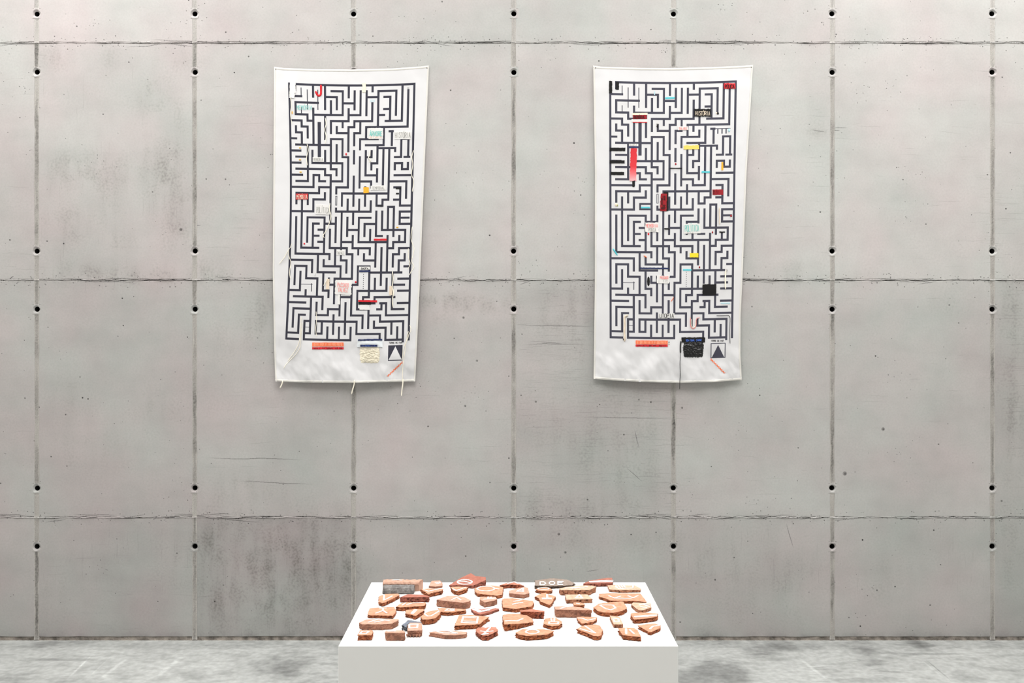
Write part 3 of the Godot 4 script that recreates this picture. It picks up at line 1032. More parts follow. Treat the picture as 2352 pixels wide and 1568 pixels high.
func cloth(b: Dictionary, second: bool):
	var ns := 72
	var nt := 140
	var st := start(0)
	var g := []
	for r in nt + 1:
		var line := []
		for c in ns + 1:
			var p := cloth_px(b, c / float(ns), r / float(nt))
			var uv := maze_uv(b, p)
			line.append([local(b, at(b, p, 0.0)), Vector2((uv.x + 4) * 35.31 / 1024, (uv.y + 4) * 35.31 / 2048)])
		g.append(line)
	var back := Vector3(0, 0, -0.0012)
	for r in nt:
		for c in ns:
			for q in [[0, 0, 1, 0, 1, 1], [0, 0, 1, 1, 0, 1]]:
				for k in 3:
					var v = g[r + q[k * 2 + 1]][c + q[k * 2]]
					st.set_uv(v[1])
					st.add_vertex(v[0])
	var m := StandardMaterial3D.new()
	m.albedo_texture = print_texture(b, second)
	m.roughness = 0.9
	m.metallic_specular = 0.25
	m.rim_enabled = true
	m.rim = 0.2
	put(st, "printed_cloth", m, b.node)
	st = start(0)
	for r in nt:
		for c in ns:
			f4(st, g[r][c][0] + back, g[r][c + 1][0] + back, g[r + 1][c + 1][0] + back, g[r + 1][c][0] + back, Vector3(0, 0, -1))
	for c in ns:
		f4(st, g[0][c][0], g[0][c + 1][0], g[0][c + 1][0] + back, g[0][c][0] + back, Vector3(0, 1, 0))
		f4(st, g[nt][c][0], g[nt][c + 1][0], g[nt][c + 1][0] + back, g[nt][c][0] + back, Vector3(0, -1, 0))
	for r in nt:
		f4(st, g[r][0][0], g[r + 1][0][0], g[r + 1][0][0] + back, g[r][0][0] + back, Vector3(-1, 0, 0))
		f4(st, g[r][ns][0], g[r + 1][ns][0], g[r + 1][ns][0] + back, g[r][ns][0] + back, Vector3(1, 0, 0))
	put(st, "cloth_back", M.white, b.node)
	# folded hems, each a raised band along one edge
	for e in 4:
		st = start(0)
		var n := 80
		var old := []
		for k in n + 1:
			var f := k / float(n)
			var now := []
			for w in [[0.0, -0.0004], [0.0005, 0.0006], [0.007, 0.0009], [0.0125, 0.0007], [0.0135, 0.0]]:
				var d: float = w[0] * (0.85 if e < 2 else 0.55)
				var s: float = [d, 1 - d, f, f][e]
				var t: float = [f, f, d, 1 - d][e]
				now.append(local(b, at(b, cloth_px(b, s, t), w[1] + 0.00025 * sin(f * 210.0 + e))))
			if k:
				for c in 4:
					f4(st, old[c], old[c + 1], now[c + 1], now[c], Vector3(0, 0, 1))
			old = now
		put(st, "hem", M.hem, b.node)

func patch(b: Dictionary, parent: Node, called: String, m: Material, x0: float, y0: float, x1: float, y1: float, rot := 0.0, lift := 0.0015, jag := 0.0, puff := 0.0) -> MeshInstance3D:
	var nx := maxi(2, int((x1 - x0) / 3.0))
	var ny := maxi(2, int((y1 - y0) / 3.0))
	var c := Vector2(x0 + x1, y0 + y1) / 2
	var st := start(0)
	var g := []
	var low := []
	for r in ny + 1:
		var line := []
		var under := []
		for k in nx + 1:
			var q := Vector2(lerpf(x0, x1, k / float(nx)), lerpf(y0, y1, r / float(ny)))
			if k == 0 or k == nx or r == 0 or r == ny:
				q += Vector2(rng.randf_range(-1, 1), rng.randf_range(-1, 1)) * jag
			q = c + (q - c).rotated(deg_to_rad(rot))
			var up := puff * sin(PI * k / nx) * sin(PI * r / ny) * rng.randf_range(0.75, 1.25)
			line.append([local(b, at(b, q, lift + up)), Vector2(k / float(nx), r / float(ny))])
			under.append(local(b, at(b, q, -0.0004)))
		g.append(line)
		low.append(under)
	for r in ny:
		for k in nx:
			for q in [[0, 0, 1, 0, 1, 1], [0, 0, 1, 1, 0, 1]]:
				for e in 3:
					var v = g[r + q[e * 2 + 1]][k + q[e * 2]]
					st.set_uv(v[1])
					st.add_vertex(v[0])
	st.set_smooth_group(-1)
	for k in nx:
		f4(st, g[0][k][0], g[0][k + 1][0], low[0][k + 1], low[0][k], Vector3(0, 1, 0))
		f4(st, g[ny][k][0], g[ny][k + 1][0], low[ny][k + 1], low[ny][k], Vector3(0, -1, 0))
	for r in ny:
		f4(st, g[r][0][0], g[r + 1][0][0], low[r + 1][0], low[r][0], Vector3(-1, 0, 0))
		f4(st, g[r][nx][0], g[r + 1][nx][0], low[r + 1][nx], low[r][nx], Vector3(1, 0, 0))
	return put(st, called, m, parent)

func smooth_path(pts: Array, step: float) -> PackedVector2Array:
	var c := Curve2D.new()
	var n := pts.size() / 2
	for k in n:
		var p := Vector2(pts[k * 2], pts[k * 2 + 1])
		var a := Vector2(pts[maxi(k - 1, 0) * 2], pts[maxi(k - 1, 0) * 2 + 1])
		var e := Vector2(pts[mini(k + 1, n - 1) * 2], pts[mini(k + 1, n - 1) * 2 + 1])
		var d := (e - a) / 6
		c.add_point(p, -d, d)
	var out := PackedVector2Array()
	var len := c.get_baked_length()
	var m := maxi(2, int(len / step))
	for k in m + 1:
		out.append(c.sample_baked(len * k / m))
	return out

func thread(b: Dictionary, called: String, m: Material, pts: Array, r: float, lift := 0.003, flat := 1.0) -> MeshInstance3D:
	# r in frame pixels; the cord follows the cloth
	var path := smooth_path(pts, 2.5)
	var st := start(0)
	var old := []
	var rad := r / 495.0
	for k in path.size():
		var here := local(b, at(b, path[k], lift + 0.0008 * sin(k * 0.9)))
		var tan2 := (path[mini(k + 1, path.size() - 1)] - path[maxi(k - 1, 0)]).normalized()
		var side := Vector3(tan2.y, tan2.x, 0)
		var rr := rad * (0.4 if k == 0 or k == path.size() - 1 else 1.0)
		var ring := []
		for e in 6:
			var a := TAU * e / 6
			ring.append(here + side * cos(a) * rr + Vector3(0, 0, 1) * sin(a) * rr * flat)
		if k:
			for e in 6:
				var mid: Vector3 = (ring[e] + ring[(e + 1) % 6]) / 2 - here
				f4(st, old[e], old[(e + 1) % 6], ring[(e + 1) % 6], ring[e], mid)
		old = ring
	return put(st, called, m, b.node)

func knot(b: Dictionary, m: Material, x: float, y: float, w: float, h: float):
	var st := start(0)
	var c := Vector2(x, y)
	for i in 8:
		for j in 4:
			var q := []
			for e in [[i, j], [i + 1, j], [i + 1, j + 1], [i, j + 1]]:
				var a: float = TAU * e[0] / 8
				var f: float = PI / 2 * e[1] / 4
				q.append(local(b, at(b, c + Vector2(cos(a) * w / 2, sin(a) * h / 2) * cos(f), 0.0035 * sin(f))))
			f4(st, q[0], q[1], q[2], q[3], Vector3(cos(TAU * i / 8), -sin(TAU * i / 8), 0.6))
	put(st, "stitched_knot", m, b.node)

const GLYPHS := {"A": "002640 1232", "B": "0006364544330333 3342413000", "C": "45361605011030 3041", "D": "00062644422000", "E": "46060040 0333", "F": "000646 0333", "H": "0006 4046 0343", "I": "2026", "J": "4641301001", "L": "060040", "M": "0006234640",
	"N": "00064046", "O": "100105163645413010", "P": "00063645443303", "R": "000636454433030343 2340", "S": "453616051433424130 301001", "T": "2026 0646", "U": "060110304146", "V": "062046", "X": "0046 0640", "Z": "06460040", "Q": "100105163645413010 3240"}

func stroke(b: Dictionary, st: SurfaceTool, p: Vector2, q: Vector2, w: float, lift: float):
	var d := (q - p)
	if d.length() < 0.05:
		return
	var n := maxi(1, int(d.length() / 3.0))
	var t := d.normalized()
	var s := t.orthogonal() * w / 2
	p -= t * w * 0.3
	q += t * w * 0.3
	for k in n:
		var a := p.lerp(q, k / float(n))
		var e := p.lerp(q, (k + 1) / float(n))
		f4(st, local(b, at(b, a - s, lift)), local(b, at(b, e - s, lift)), local(b, at(b, e + s, lift)), local(b, at(b, a + s, lift)), Vector3(0, 0, 1))

func lettering(b: Dictionary, parent: Node, m: Material, text: String, x0: float, y0: float, x1: float, y1: float, w: float, rot := 0.0, lift := 0.0034):
	var st := start(-1)
	var c := Vector2(x0 + x1, y0 + y1) / 2
	var n := text.length()
	var cell := (x1 - x0) / n
	for i in n:
		var ch := text[i]
		var accent := "ÁÉÍÓÇ".find(ch)
		if accent >= 0:
			ch = "AEIOC"[accent]
		var lines: Array = Array(GLYPHS.get(ch, "").split(" ", false))
		if accent >= 0 and accent < 4:
			lines.append("2738")
		if accent == 4:
			lines.append("2019")
		var tilt := rng.randf_range(-0.6, 0.6)
		for l in lines:
			var last := Vector2.INF
			for k in range(0, l.length() - 1, 2):
				var gx: int = l.substr(k, 1).to_int()
				var gy: int = l.substr(k + 1, 1).to_int()
				var p := Vector2(x0 + cell * (i + 0.12 + 0.76 * gx / 4.0), lerpf(y1, y0, gy / 6.0) + tilt * 0.5)
				p = c + (p - c).rotated(deg_to_rad(rot))
				if last != Vector2.INF:
					stroke(b, st, last, p, w, lift)
				last = p
	put(st, "lettering", m, parent)

func stitches(b: Dictionary, parent: Node, m: Material, x0: float, y0: float, x1: float, y1: float, n: int, w: float, lift := 0.003):
	# a line of small needle marks too fine to read
	var st := start(-1)
	for i in n:
		var x := lerpf(x0, x1, (i + 0.5) / n)
		var hw := (x1 - x0) / n * 0.3
		var k := rng.randi() % 4
		if k == 0:
			continue
		stroke(b, st, Vector2(x - hw, y0), Vector2(x - hw, y1), w, lift)
		if k > 1:
			stroke(b, st, Vector2(x - hw, y0), Vector2(x + hw, y0 + (y1 - y0) * 0.3), w, lift)
		if k > 2:
			stroke(b, st, Vector2(x - hw, y1), Vector2(x + hw, y1), w, lift)
	put(st, "stitched_marks", m, parent).set_meta("kind", "stuff")

func pouch(b: Dictionary, m: Material, x0: float, y0: float, x1: float, y1: float, tall: float, seed_: int, called: String):
	# a stuffed, crumpled bag
	var n := FastNoiseLite.new()
	n.seed = seed_
	n.frequency = 0.1
	n.noise_type = FastNoiseLite.TYPE_CELLULAR
	n.cellular_return_type = FastNoiseLite.RETURN_DISTANCE
	var s2 := FastNoiseLite.new()
	s2.seed = seed_ + 1
	s2.frequency = 0.09
	var st := start(0)
	var g := []
	var k := 34
	for r in k + 1:
		var line := []
		for c in k + 1:
			var u := c / float(k)
			var v := r / float(k)
			var q := Vector2(lerpf(x0, x1, u), lerpf(y0, y1, v))
			q.x = lerpf(q.x, (x0 + x1) / 2, 0.13 * pow(v, 5) + 0.06 * pow(1 - v, 4))
			var edge := pow(sin(PI * u) * sin(PI * v), 0.35)
			if u in [0.0, 1.0] or v in [0.0, 1.0]:
				q += Vector2(s2.get_noise_2d(r * 3, c * 3), s2.get_noise_2d(c * 3, r * 3 + 50)) * 3.0
			var z := tall * edge * (0.75 + 0.55 * n.get_noise_2d(c, r * 0.8) + 0.4 * s2.get_noise_2d(c * 2.5, r * 2.5))
			line.append(local(b, at(b, q, z + 0.0004)))
		g.append(line)
	for r in k:
		for c in k:
			f4(st, g[r][c], g[r][c + 1], g[r + 1][c + 1], g[r + 1][c], Vector3(0, 0, 1))
	put(st, called, m, b.node)

func left_pieces(b: Dictionary):
	var o: Node = b.node
	patch(b, o, "sewn_patch", M.white, 665.6, 189.5, 679, 213, 0, 0.002, 0.6)
	patch(b, o, "sewn_patch", M.white, 665, 208, 676.5, 224.5, 3, 0.0032, 0.8)
	thread(b, "red_ribbon", M.red, [737.2, 194.5, 737.2, 214, 735, 219, 730, 219.5, 727, 214, 724.5, 209], 2.4, 0.001, 0.45)
	patch(b, o, "ribbon", M.cream, 832, 191, 840, 212, 0, 0.0016, 0.5)
	lettering(b, o, M.teal, "MEMÓRIA", 681, 242, 717, 251.5, 0.8, 1)
	for k in [[671, 258.6, 2.2, 7.5], [689, 339.3, 5.5, 3], [689, 366.8, 5.5, 3], [690.5, 395, 6, 3]]:
		knot(b, M.amber, k[0], k[1], k[2], k[3])
	var p := patch(b, o, "sewn_patch", M.white, 846.5, 294, 880, 319, 0, 0.0018, 0.4)
	lettering(b, p, M.teal, "ÁRVORE", 848.5, 302, 878, 312, 1.2)
	stitches(b, p, M.pale_orange, 850, 314, 877, 317, 12, 0.5)
	p = patch(b, o, "sewn_patch", M.white, 905.5, 301, 943.5, 319.5, 0, 0.0018, 0.3)
	lettering(b, p, M.grey_thread, "HISTÓRIA", 907, 304, 943, 316, 0.8)
	lettering(b, o, M.pale_blue, "SER", 849, 229.5, 861, 234, 0.6)
	stitches(b, o, M.black, 936, 201, 944, 203, 3, 0.7)
	p = patch(b, o, "sewn_patch", M.white, 718, 360.5, 744, 371.5, 0, 0.0016, 0.3)
	lettering(b, p, M.grey_thread, "MEMÓRIA", 720, 363, 742, 369.5, 0.55)
	knot(b, M.red, 795, 354, 3.6, 6.5)
	thread(b, "white_thread", M.thread_white, [850, 345, 849, 356, 846, 362, 851, 368, 848, 372], 1.1)
	patch(b, o, "sewn_patch", M.amber, 834.7, 429.7, 847, 443, 0, 0.0018, 0.4)
	p = patch(b, o, "sewn_patch", M.white, 851, 426, 886, 436.5, -1, 0.0016, 0.3)
	lettering(b, p, M.grey_thread, "TEMPORAL", 853, 428.5, 884, 434.5, 0.5, -1)
	p = patch(b, o, "sewn_patch", M.red, 679.7, 444.7, 707, 458, 0, 0.0018, 0.3)
	lettering(b, p, M.beige, "MEMÓRIA", 681, 447, 706, 457, 0.75)
	p = patch(b, o, "sewn_patch", M.white, 725, 470, 758, 492, 4, 0.0022, 0.7)
	lettering(b, p, M.grey_thread, "POLÍTICA", 726.5, 476, 756, 489, 0.65, 3)
	thread(b, "white_thread", M.thread_white, [758, 466, 757, 482, 760, 495, 757, 510, 752, 523, 747, 533, 742, 541, 745, 546], 0.9)
	thread(b, "white_thread", M.thread_white, [747, 270, 749, 285, 746, 298, 749, 312, 747, 330], 0.8)
	thread(b, "white_thread", M.thread_white, [705, 330, 708, 345, 704, 362, 706, 380], 0.8)
	stitches(b, o, M.black, 868, 471, 884, 475, 6, 0.7)
	patch(b, o, "stitched_bar", M.black, 909, 430.5, 921, 434)
	patch(b, o, "stitched_bar", M.black, 909.5, 442.5, 916.5, 446)
	knot(b, M.amber, 912.6, 522, 6, 3.2)
	patch(b, o, "red_strip", M.red, 858.8, 548, 887.8, 552.5, 0, 0.0018, 0.3)
	knot(b, M.red, 699, 559.6, 4, 4.5)
	p = patch(b, o, "sewn_patch", M.white, 772.6, 574.5, 791.6, 585, 0, 0.0016, 0.3)
	lettering(b, p, M.grey_thread, "TALVEZ", 774, 577.5, 790, 583, 0.5)
	p = patch(b, o, "sewn_label", M.white, 825, 612, 850, 619, 0, 0.0016, 0.2)
	lettering(b, p, M.black, "SACFA", 829, 614.5, 846, 618, 0.8)
	patch(b, o, "navy_strip", M.navy, 825, 620.4, 850.5, 624.5, 0, 0.0018, 0.2)
	p = patch(b, o, "sewn_patch", M.white, 770, 643, 807.5, 676, 2, 0.0024, 0.9, 0.002)
	lettering(b, p, M.pink_thread, "PASSADO", 775, 650, 801, 659, 0.9, 2, 0.0052)
	lettering(b, p, M.pink_thread, "TALVEZ", 776, 661.5, 799, 670, 0.9, 2, 0.0052)
	patch(b, o, "ribbon", M.beige, 749, 640, 756.5, 664, 2, 0.0018, 0.5)
	patch(b, o, "ribbon", M.white, 775.5, 676, 781, 699, 0, 0.0018, 0.4)
	thread(b, "white_thread", M.thread_white, [752, 640, 748, 648, 743, 656], 0.8)
	knot(b, M.red, 817, 647.7, 4.6, 5)
	patch(b, o, "red_strip", M.red, 823, 689, 866, 693.3, 1, 0.0024, 0.3)
	patch(b, o, "black_strip", M.black, 823, 692.6, 852, 699.4, 0, 0.0016, 0.2)
	patch(b, o, "sewn_patch", M.white, 825.7, 700, 849, 711, 0, 0.0018, 0.3)
	patch(b, o, "ribbon", M.beige, 894, 657, 901.5, 677.5, 0, 0.0018, 0.3)
	thread(b, "white_thread", M.thread_white, [901, 622, 903, 640, 901, 658, 904, 672, 901, 690, 903, 706], 1.0)
	var p2 := patch(b, o, "orange_strip", M.orange, 717, 786.5, 789.3, 795.3, 0, 0.0018, 0.3)
	stitches(b, p2, M.pale_orange, 721, 788.5, 786, 793, 22, 0.8)
	p2 = patch(b, o, "red_strip", M.red, 717, 797, 789.3, 802, 0, 0.0018, 0.3)
	stitches(b, p2, M.darkred, 721, 798, 786, 801, 20, 0.7)
	stitches(b, o, M.grey_thread, 789, 790, 793, 795, 2, 0.7)
	# pouch under the maze
	pouch(b, M.cream, 826.5, 795, 872, 833, 0.014, 41, "cream_pouch")
	patch(b, o, "pouch_flap", M.film, 820.5, 780, 878.5, 797, 0, 0.004, 0.5, 0.004)
	patch(b, o, "stitched_bar", M.navy, 822, 778.5, 878, 782, -1, 0.007, 0.5)
	p2 = patch(b, o, "navy_label", M.navy, 827.6, 791.6, 866.5, 796, 0, 0.0105, 0.2)
	stitches(b, p2, M.blue, 832, 792.8, 863, 795, 9, 0.6, 0.0112)
	lettering(b, o, M.black, "TORRE DE PAR", 893, 785, 924, 788.5, 0.55, 0, 0.0012)
	zigzag(b, 923.5, 830.5, 889, 863, 9)
	# loose thread ends
	for t in [[692, 727, 691, 745, 690, 765, 687, 785, 681, 800, 671, 815, 661, 828], [694, 740, 692, 765, 690, 785, 688, 800, 678, 815, 665, 828, 656, 838, 652, 846], [726, 715, 727, 735, 725, 755, 727, 772],
			[941, 746, 944, 757, 939, 768, 936, 779, 930, 791, 926, 803, 925, 815, 923, 827], [938, 760, 934, 779, 931, 800, 928, 820, 925, 845, 924, 877], [950, 345, 946, 360, 948, 378, 945, 400, 950, 415, 947, 440],
			[947, 520, 944, 545, 948, 562, 951, 572, 948, 588, 945, 600, 951, 612, 945, 622, 940, 632], [938, 570, 938, 590, 942, 605, 937, 618], [669.8, 559, 667, 568, 662, 575, 664, 590, 668, 602, 665, 625, 667, 640], [662, 574, 655, 588, 648, 598, 641, 606],
			[665, 210, 669, 240, 667, 262, 671, 285]]:
		thread(b, "white_thread", M.thread_white, t, 0.68)
	for t in [[649.5, 872, 648.5, 879, 646, 885, 643, 891], [814, 872, 813.5, 882, 810, 894, 807.5, 905], [926, 870, 925, 882, 923, 897, 922, 909]]:
		thread(b, "hanging_thread", M.thread_white, t, 1.4)
	lettering(b, o, M.grey_thread, "J", 722, 628, 725, 634, 0.6)

func zigzag(b: Dictionary, x0: float, y0: float, x1: float, y1: float, n: int):
	# embroidered staircase
	var st := start(-1)
	var p := Vector2(x0, y0)
	var d := Vector2((x1 - x0) / n, (y1 - y0) / n)
	for k in n:
		stroke(b, st, p, p + Vector2(0, d.y), 2.0, 0.0012)
		stroke(b, st, p + Vector2(0, d.y), p + d, 1.8, 0.0013)
		p += d
	put(st, "stitched_staircase", M.orange, b.node)

func right_pieces(b: Dictionary):
	var o: Node = b.node
	var p: Node
	for r in [[1399, 186, 1406, 213.6], [1414.4, 188, 1421.7, 205.7], [1400.5, 339, 1436, 346.6], [1400.5, 368, 1435, 375], [1403, 394.5, 1433.5, 401.7], [1452.5, 414, 1457.5, 429]]:
		patch(b, o, "black_strip", M.black, r[0], r[1], r[2], r[3], 0, 0.0016, 0.4)
	p = patch(b, o, "red_patch", M.red, 1662.5, 190.8, 1689, 203.8, -1, 0.002, 0.5)
	lettering(b, p, M.darkred, "POUCA", 1665, 194.5, 1687, 202.5, 1.3, -1)
	patch(b, o, "cyan_strip", M.cyan, 1527.8, 223, 1549.5, 226.8, -1.5, 0.0016, 0.2)
	patch(b, o, "blue_stitch", M.pale_blue, 1502.6, 209.5, 1504.6, 218, 2, 0.0012)
	patch(b, o, "cream_strip", M.cream, 1452.6, 259.2, 1487.5, 264.4, -1, 0.0014, 0.3)
	p = patch(b, o, "red_patch", M.crimson, 1454, 264, 1485.4, 273.4, 0, 0.002, 0.3)
	lettering(b, p, M.darkred, "MEMÓRIA", 1456, 265.6, 1480, 272, 1.3)
	patch(b, o, "cream_strip", M.white, 1450.5, 273.4, 1487, 280, 0, 0.0014, 0.4)
	patch(b, o, "red_stitch", M.red, 1453.5, 280, 1486, 281.6, 0, 0.0015)
	p = patch(b, o, "black_patch", M.black, 1595, 250, 1633.5, 267.8, 0, 0.0024, 0.9)
	lettering(b, p, M.beige, "HISTÓRIA", 1597, 255.5, 1631, 264.5, 0.9, 0, 0.0032)
	knot(b, M.black, 1649, 260.4, 5, 6)
	knot(b, M.beige, 1646, 259.5, 3, 4)
	knot(b, M.grey_thread, 1510, 284.5, 5, 3)
	knot(b, M.black, 1510, 290, 4.5, 5.5)
	p = patch(b, o, "sewn_patch", M.white, 1557, 290.3, 1581, 298.8, 0, 0.0014, 0.3)
	lettering(b, p, M.pink_thread, "TALVEZ", 1559, 292, 1579, 297.5, 0.8)
	knot(b, M.pale_blue, 1674.7, 299, 5.5, 9)
	patch(b, o, "yellow_strip", M.pale_yellow, 1570, 333.6, 1605.5, 342.6, -1, 0.0018, 0.5)
	p = patch(b, o, "sewn_label", M.white, 1444.7, 330, 1466, 335.6, 0, 0.0016, 0.2)
	stitches(b, p, M.grey_thread, 1447, 331.5, 1464, 334.5, 6, 0.6)
	patch(b, o, "navy_strip", M.navy, 1444.7, 336, 1466.5, 339.6, 0, 0.0018, 0.2)
	patch(b, o, "red_ribbon", M.fade, 1447.5, 341, 1462, 415, 1.5, 0.0024, 0.8)
	knot(b, M.crimson, 1552, 376.6, 4, 5)
	thread(b, "black_thread", M.thread_black, [1538, 386, 1552, 386.4, 1567, 386], 1.1, 0.0012)
	patch(b, o, "amber_strip", M.amber, 1657, 372, 1661.2, 390.5, 0, 0.0018, 0.3)
	patch(b, o, "cyan_strip", M.cyan, 1611.5, 393, 1630.6, 396.6, 0, 0.0018, 0.5)
	p = patch(b, o, "red_patch", M.crimson, 1636.5, 434.8, 1661, 447.2, 0, 0.0018, 0.3)
	stitches(b, p, M.darkred, 1638, 437, 1659, 445, 10, 0.7)
	patch(b, o, "black_strip", M.black, 1529.5, 440.2, 1535, 484.5, 0, 0.0014, 0.3)
	patch(b, o, "black_strip", M.black, 1524.5, 440.2, 1531, 446, 0, 0.0013, 0.3)
	p = patch(b, o, "red_patch", M.crimson, 1516.8, 444.8, 1531.4, 484.4, 1, 0.0024, 0.7, 0.002)
	for k in 6:
		stitches(b, p, M.darkred, 1519, 450 + k * 5.2, 1528.5, 453.5 + k * 5.2, 3, 1.6, 0.0052)
	patch(b, o, "cyan_strip", M.cyan, 1472.4, 474.8, 1492.8, 478.4, 0, 0.0014, 0.2)
	knot(b, M.beige, 1415.5, 470.5, 7, 8)
	knot(b, M.olive, 1418, 471.5, 3, 5)
	thread(b, "beige_cord", M.beige, [1652.7, 475, 1652.2, 490, 1653, 503, 1652.5, 515.6], 1.0)
	knot(b, M.crimson, 1679.3, 495.6, 5, 5)
	p = patch(b, o, "sewn_patch", M.white, 1481.8, 510.5, 1513, 533, 0, 0.0022, 1.0)
	lettering(b, p, M.pink_thread, "MEMÓRIA", 1483.5, 514.5, 1511, 522, 0.9)
	lettering(b, p, M.grey_thread, "POUCA", 1489, 524, 1507, 531, 0.6)
	knot(b, M.red, 1489.5, 537.3, 4.5, 5.5)
	p = patch(b, o, "sewn_patch", M.white, 1571, 513.5, 1609, 536, -2, 0.0018, 0.4)
	lettering(b, p, M.teal, "POLÍTICA", 1573, 516.5, 1605.5, 531, 1.0, -2)
	stitches(b, p, M.grey_thread, 1575, 534, 1596, 536, 7, 0.5)
	thread(b, "black_thread", M.thread_black, [1525, 525, 1531, 525.3, 1538, 525], 1.7, 0.001)
	knot(b, M.crimson, 1636.5, 533.4, 3.6, 5)
	patch(b, o, "black_strip", M.black, 1652, 531.5, 1665.6, 534.2, 0, 0.0014, 0.4)
	thread(b, "cyan_stitch", M.cyan, [1407.8, 571, 1412, 577, 1418.2, 586], 1.6, 0.001)
	thread(b, "orange_stitch", M.orange, [1478.3, 586.8, 1482, 589, 1485.6, 591.2], 1.3, 0.001)
	patch(b, o, "yellow_patch", M.yellow, 1584.4, 581, 1604.2, 590.8, -0.5, 0.0018, 0.3)
	knot(b, M.crimson, 1606.8, 613.6, 3.6, 5)
	patch(b, o, "navy_strip", M.navy, 1469.8, 614.4, 1535.8, 617.6, 0.6, 0.0016, 0.3)
	patch(b, o, "teal_strip", M.cyan, 1568.6, 618, 1588.4, 621.2, 0, 0.0014, 0.2)
	knot(b, M.black, 1489.5, 646, 7, 23)
	p = patch(b, o, "sewn_patch", M.white, 1509, 632.7, 1537.6, 650.8, 1, 0.0022, 0.9)
	lettering(b, p, M.pink_thread, "PASSADO", 1516, 634.5, 1535, 640.5, 0.9)
	stitches(b, p, M.grey_thread, 1513, 643.5, 1534, 648.5, 8, 0.5)
	patch(b, o, "black_patch", M.black, 1613.4, 652.6, 1645.2, 677.6, 0, 0.0022, 0.6)
	thread(b, "white_thread", M.thread_white, [1667.5, 618, 1666.5, 630, 1666, 645, 1666.5, 664], 1.6)
	thread(b, "black_thread", M.thread_black, [1669, 618, 1670, 621, 1669, 624], 0.6)
	thread(b, "orange_stitch", M.orange, [1541, 692.5, 1544.5, 687.5, 1547.5, 682.6], 0.8, 0.001)
	patch(b, o, "blue_stitch", M.pale_blue, 1655.6, 694.6, 1676.8, 697.4, 0, 0.0012, 0.3)
	p = patch(b, o, "sewn_patch", M.white, 1513, 719.4, 1549, 730, 0, 0.0014, 0.4)
	lettering(b, p, M.black, "UTOPIA", 1514.6, 720.2, 1548, 729.2, 0.9)
	thread(b, "beige_cord", M.beige, [1443, 724, 1437, 725, 1434.4, 731, 1435, 745, 1434, 760, 1435, 775, 1434.6, 784], 2.0, 0.003)
	thread(b, "pink_thread", M.pink_thread, [1586, 729, 1585.6, 745, 1588, 752, 1592.5, 754.4, 1597, 752, 1599, 745, 1599, 735, 1602, 730, 1608, 729.6], 0.7)
	thread(b, "white_thread", M.thread_white, [1587.6, 732, 1587.6, 745, 1590, 751, 1593, 752.4, 1596, 750, 1597.4, 744, 1597.4, 736], 0.7)
	thread(b, "black_thread", M.thread_black, [1645, 724.6, 1660, 724.6, 1674, 724, 1676.8, 728, 1676.8, 745, 1676.4, 765, 1677, 789], 0.6)
	patch(b, o, "orange_strip", M.orange, 1460, 781.8, 1533.6, 790.4, 0.5, 0.0018, 0.3)
	stitches(b, o, M.pale_orange, 1464, 784, 1530, 788.6, 22, 0.8, 0.0026)
	patch(b, o, "red_strip", M.red, 1460, 791.4, 1533.6, 796, 0.5, 0.0018, 0.3)
	stitches(b, o, M.darkred, 1464, 792.6, 1530, 795, 20, 0.7, 0.0026)
	knot(b, M.black, 1536.6, 785.5, 2.4, 2.6)
	knot(b, M.olive, 1536.6, 790, 2.4, 2.6)
	pouch(b, M.black_bag, 1569, 786, 1616, 820, 0.016, 57, "black_pouch")
	p = patch(b, o, "pouch_flap", M.black, 1565.5, 774.5, 1619.5, 785.8, -0.5, 0.003, 0.5, 0.003)
	lettering(b, p, M.blue, "SEM QUAL CARNE", 1575, 779.4, 1612, 783.4, 0.7, -1, 0.0075)
	thread(b, "black_thread", M.thread_black, [1564, 783, 1563, 797, 1563.4, 811], 1.6, 0.002)
	thread(b, "black_thread", M.thread_black, [1563.4, 811, 1562, 835, 1562.5, 860, 1561.5, 878, 1561, 894], 0.6, 0.002)
	thread(b, "black_thread", M.thread_black, [1432, 777, 1431.4, 781], 1.2, 0.001)
	lettering(b, o, M.black, "TORRE DE PAR", 1633, 780.6, 1662, 784.2, 0.55, 0, 0.0012)
	zigzag(b, 1633.5, 823.5, 1665.5, 856, 9)

# ------------------------------------------------------------------ brick shards on the plinth
func build_shards():
	half_round_tile()
	list_shards()

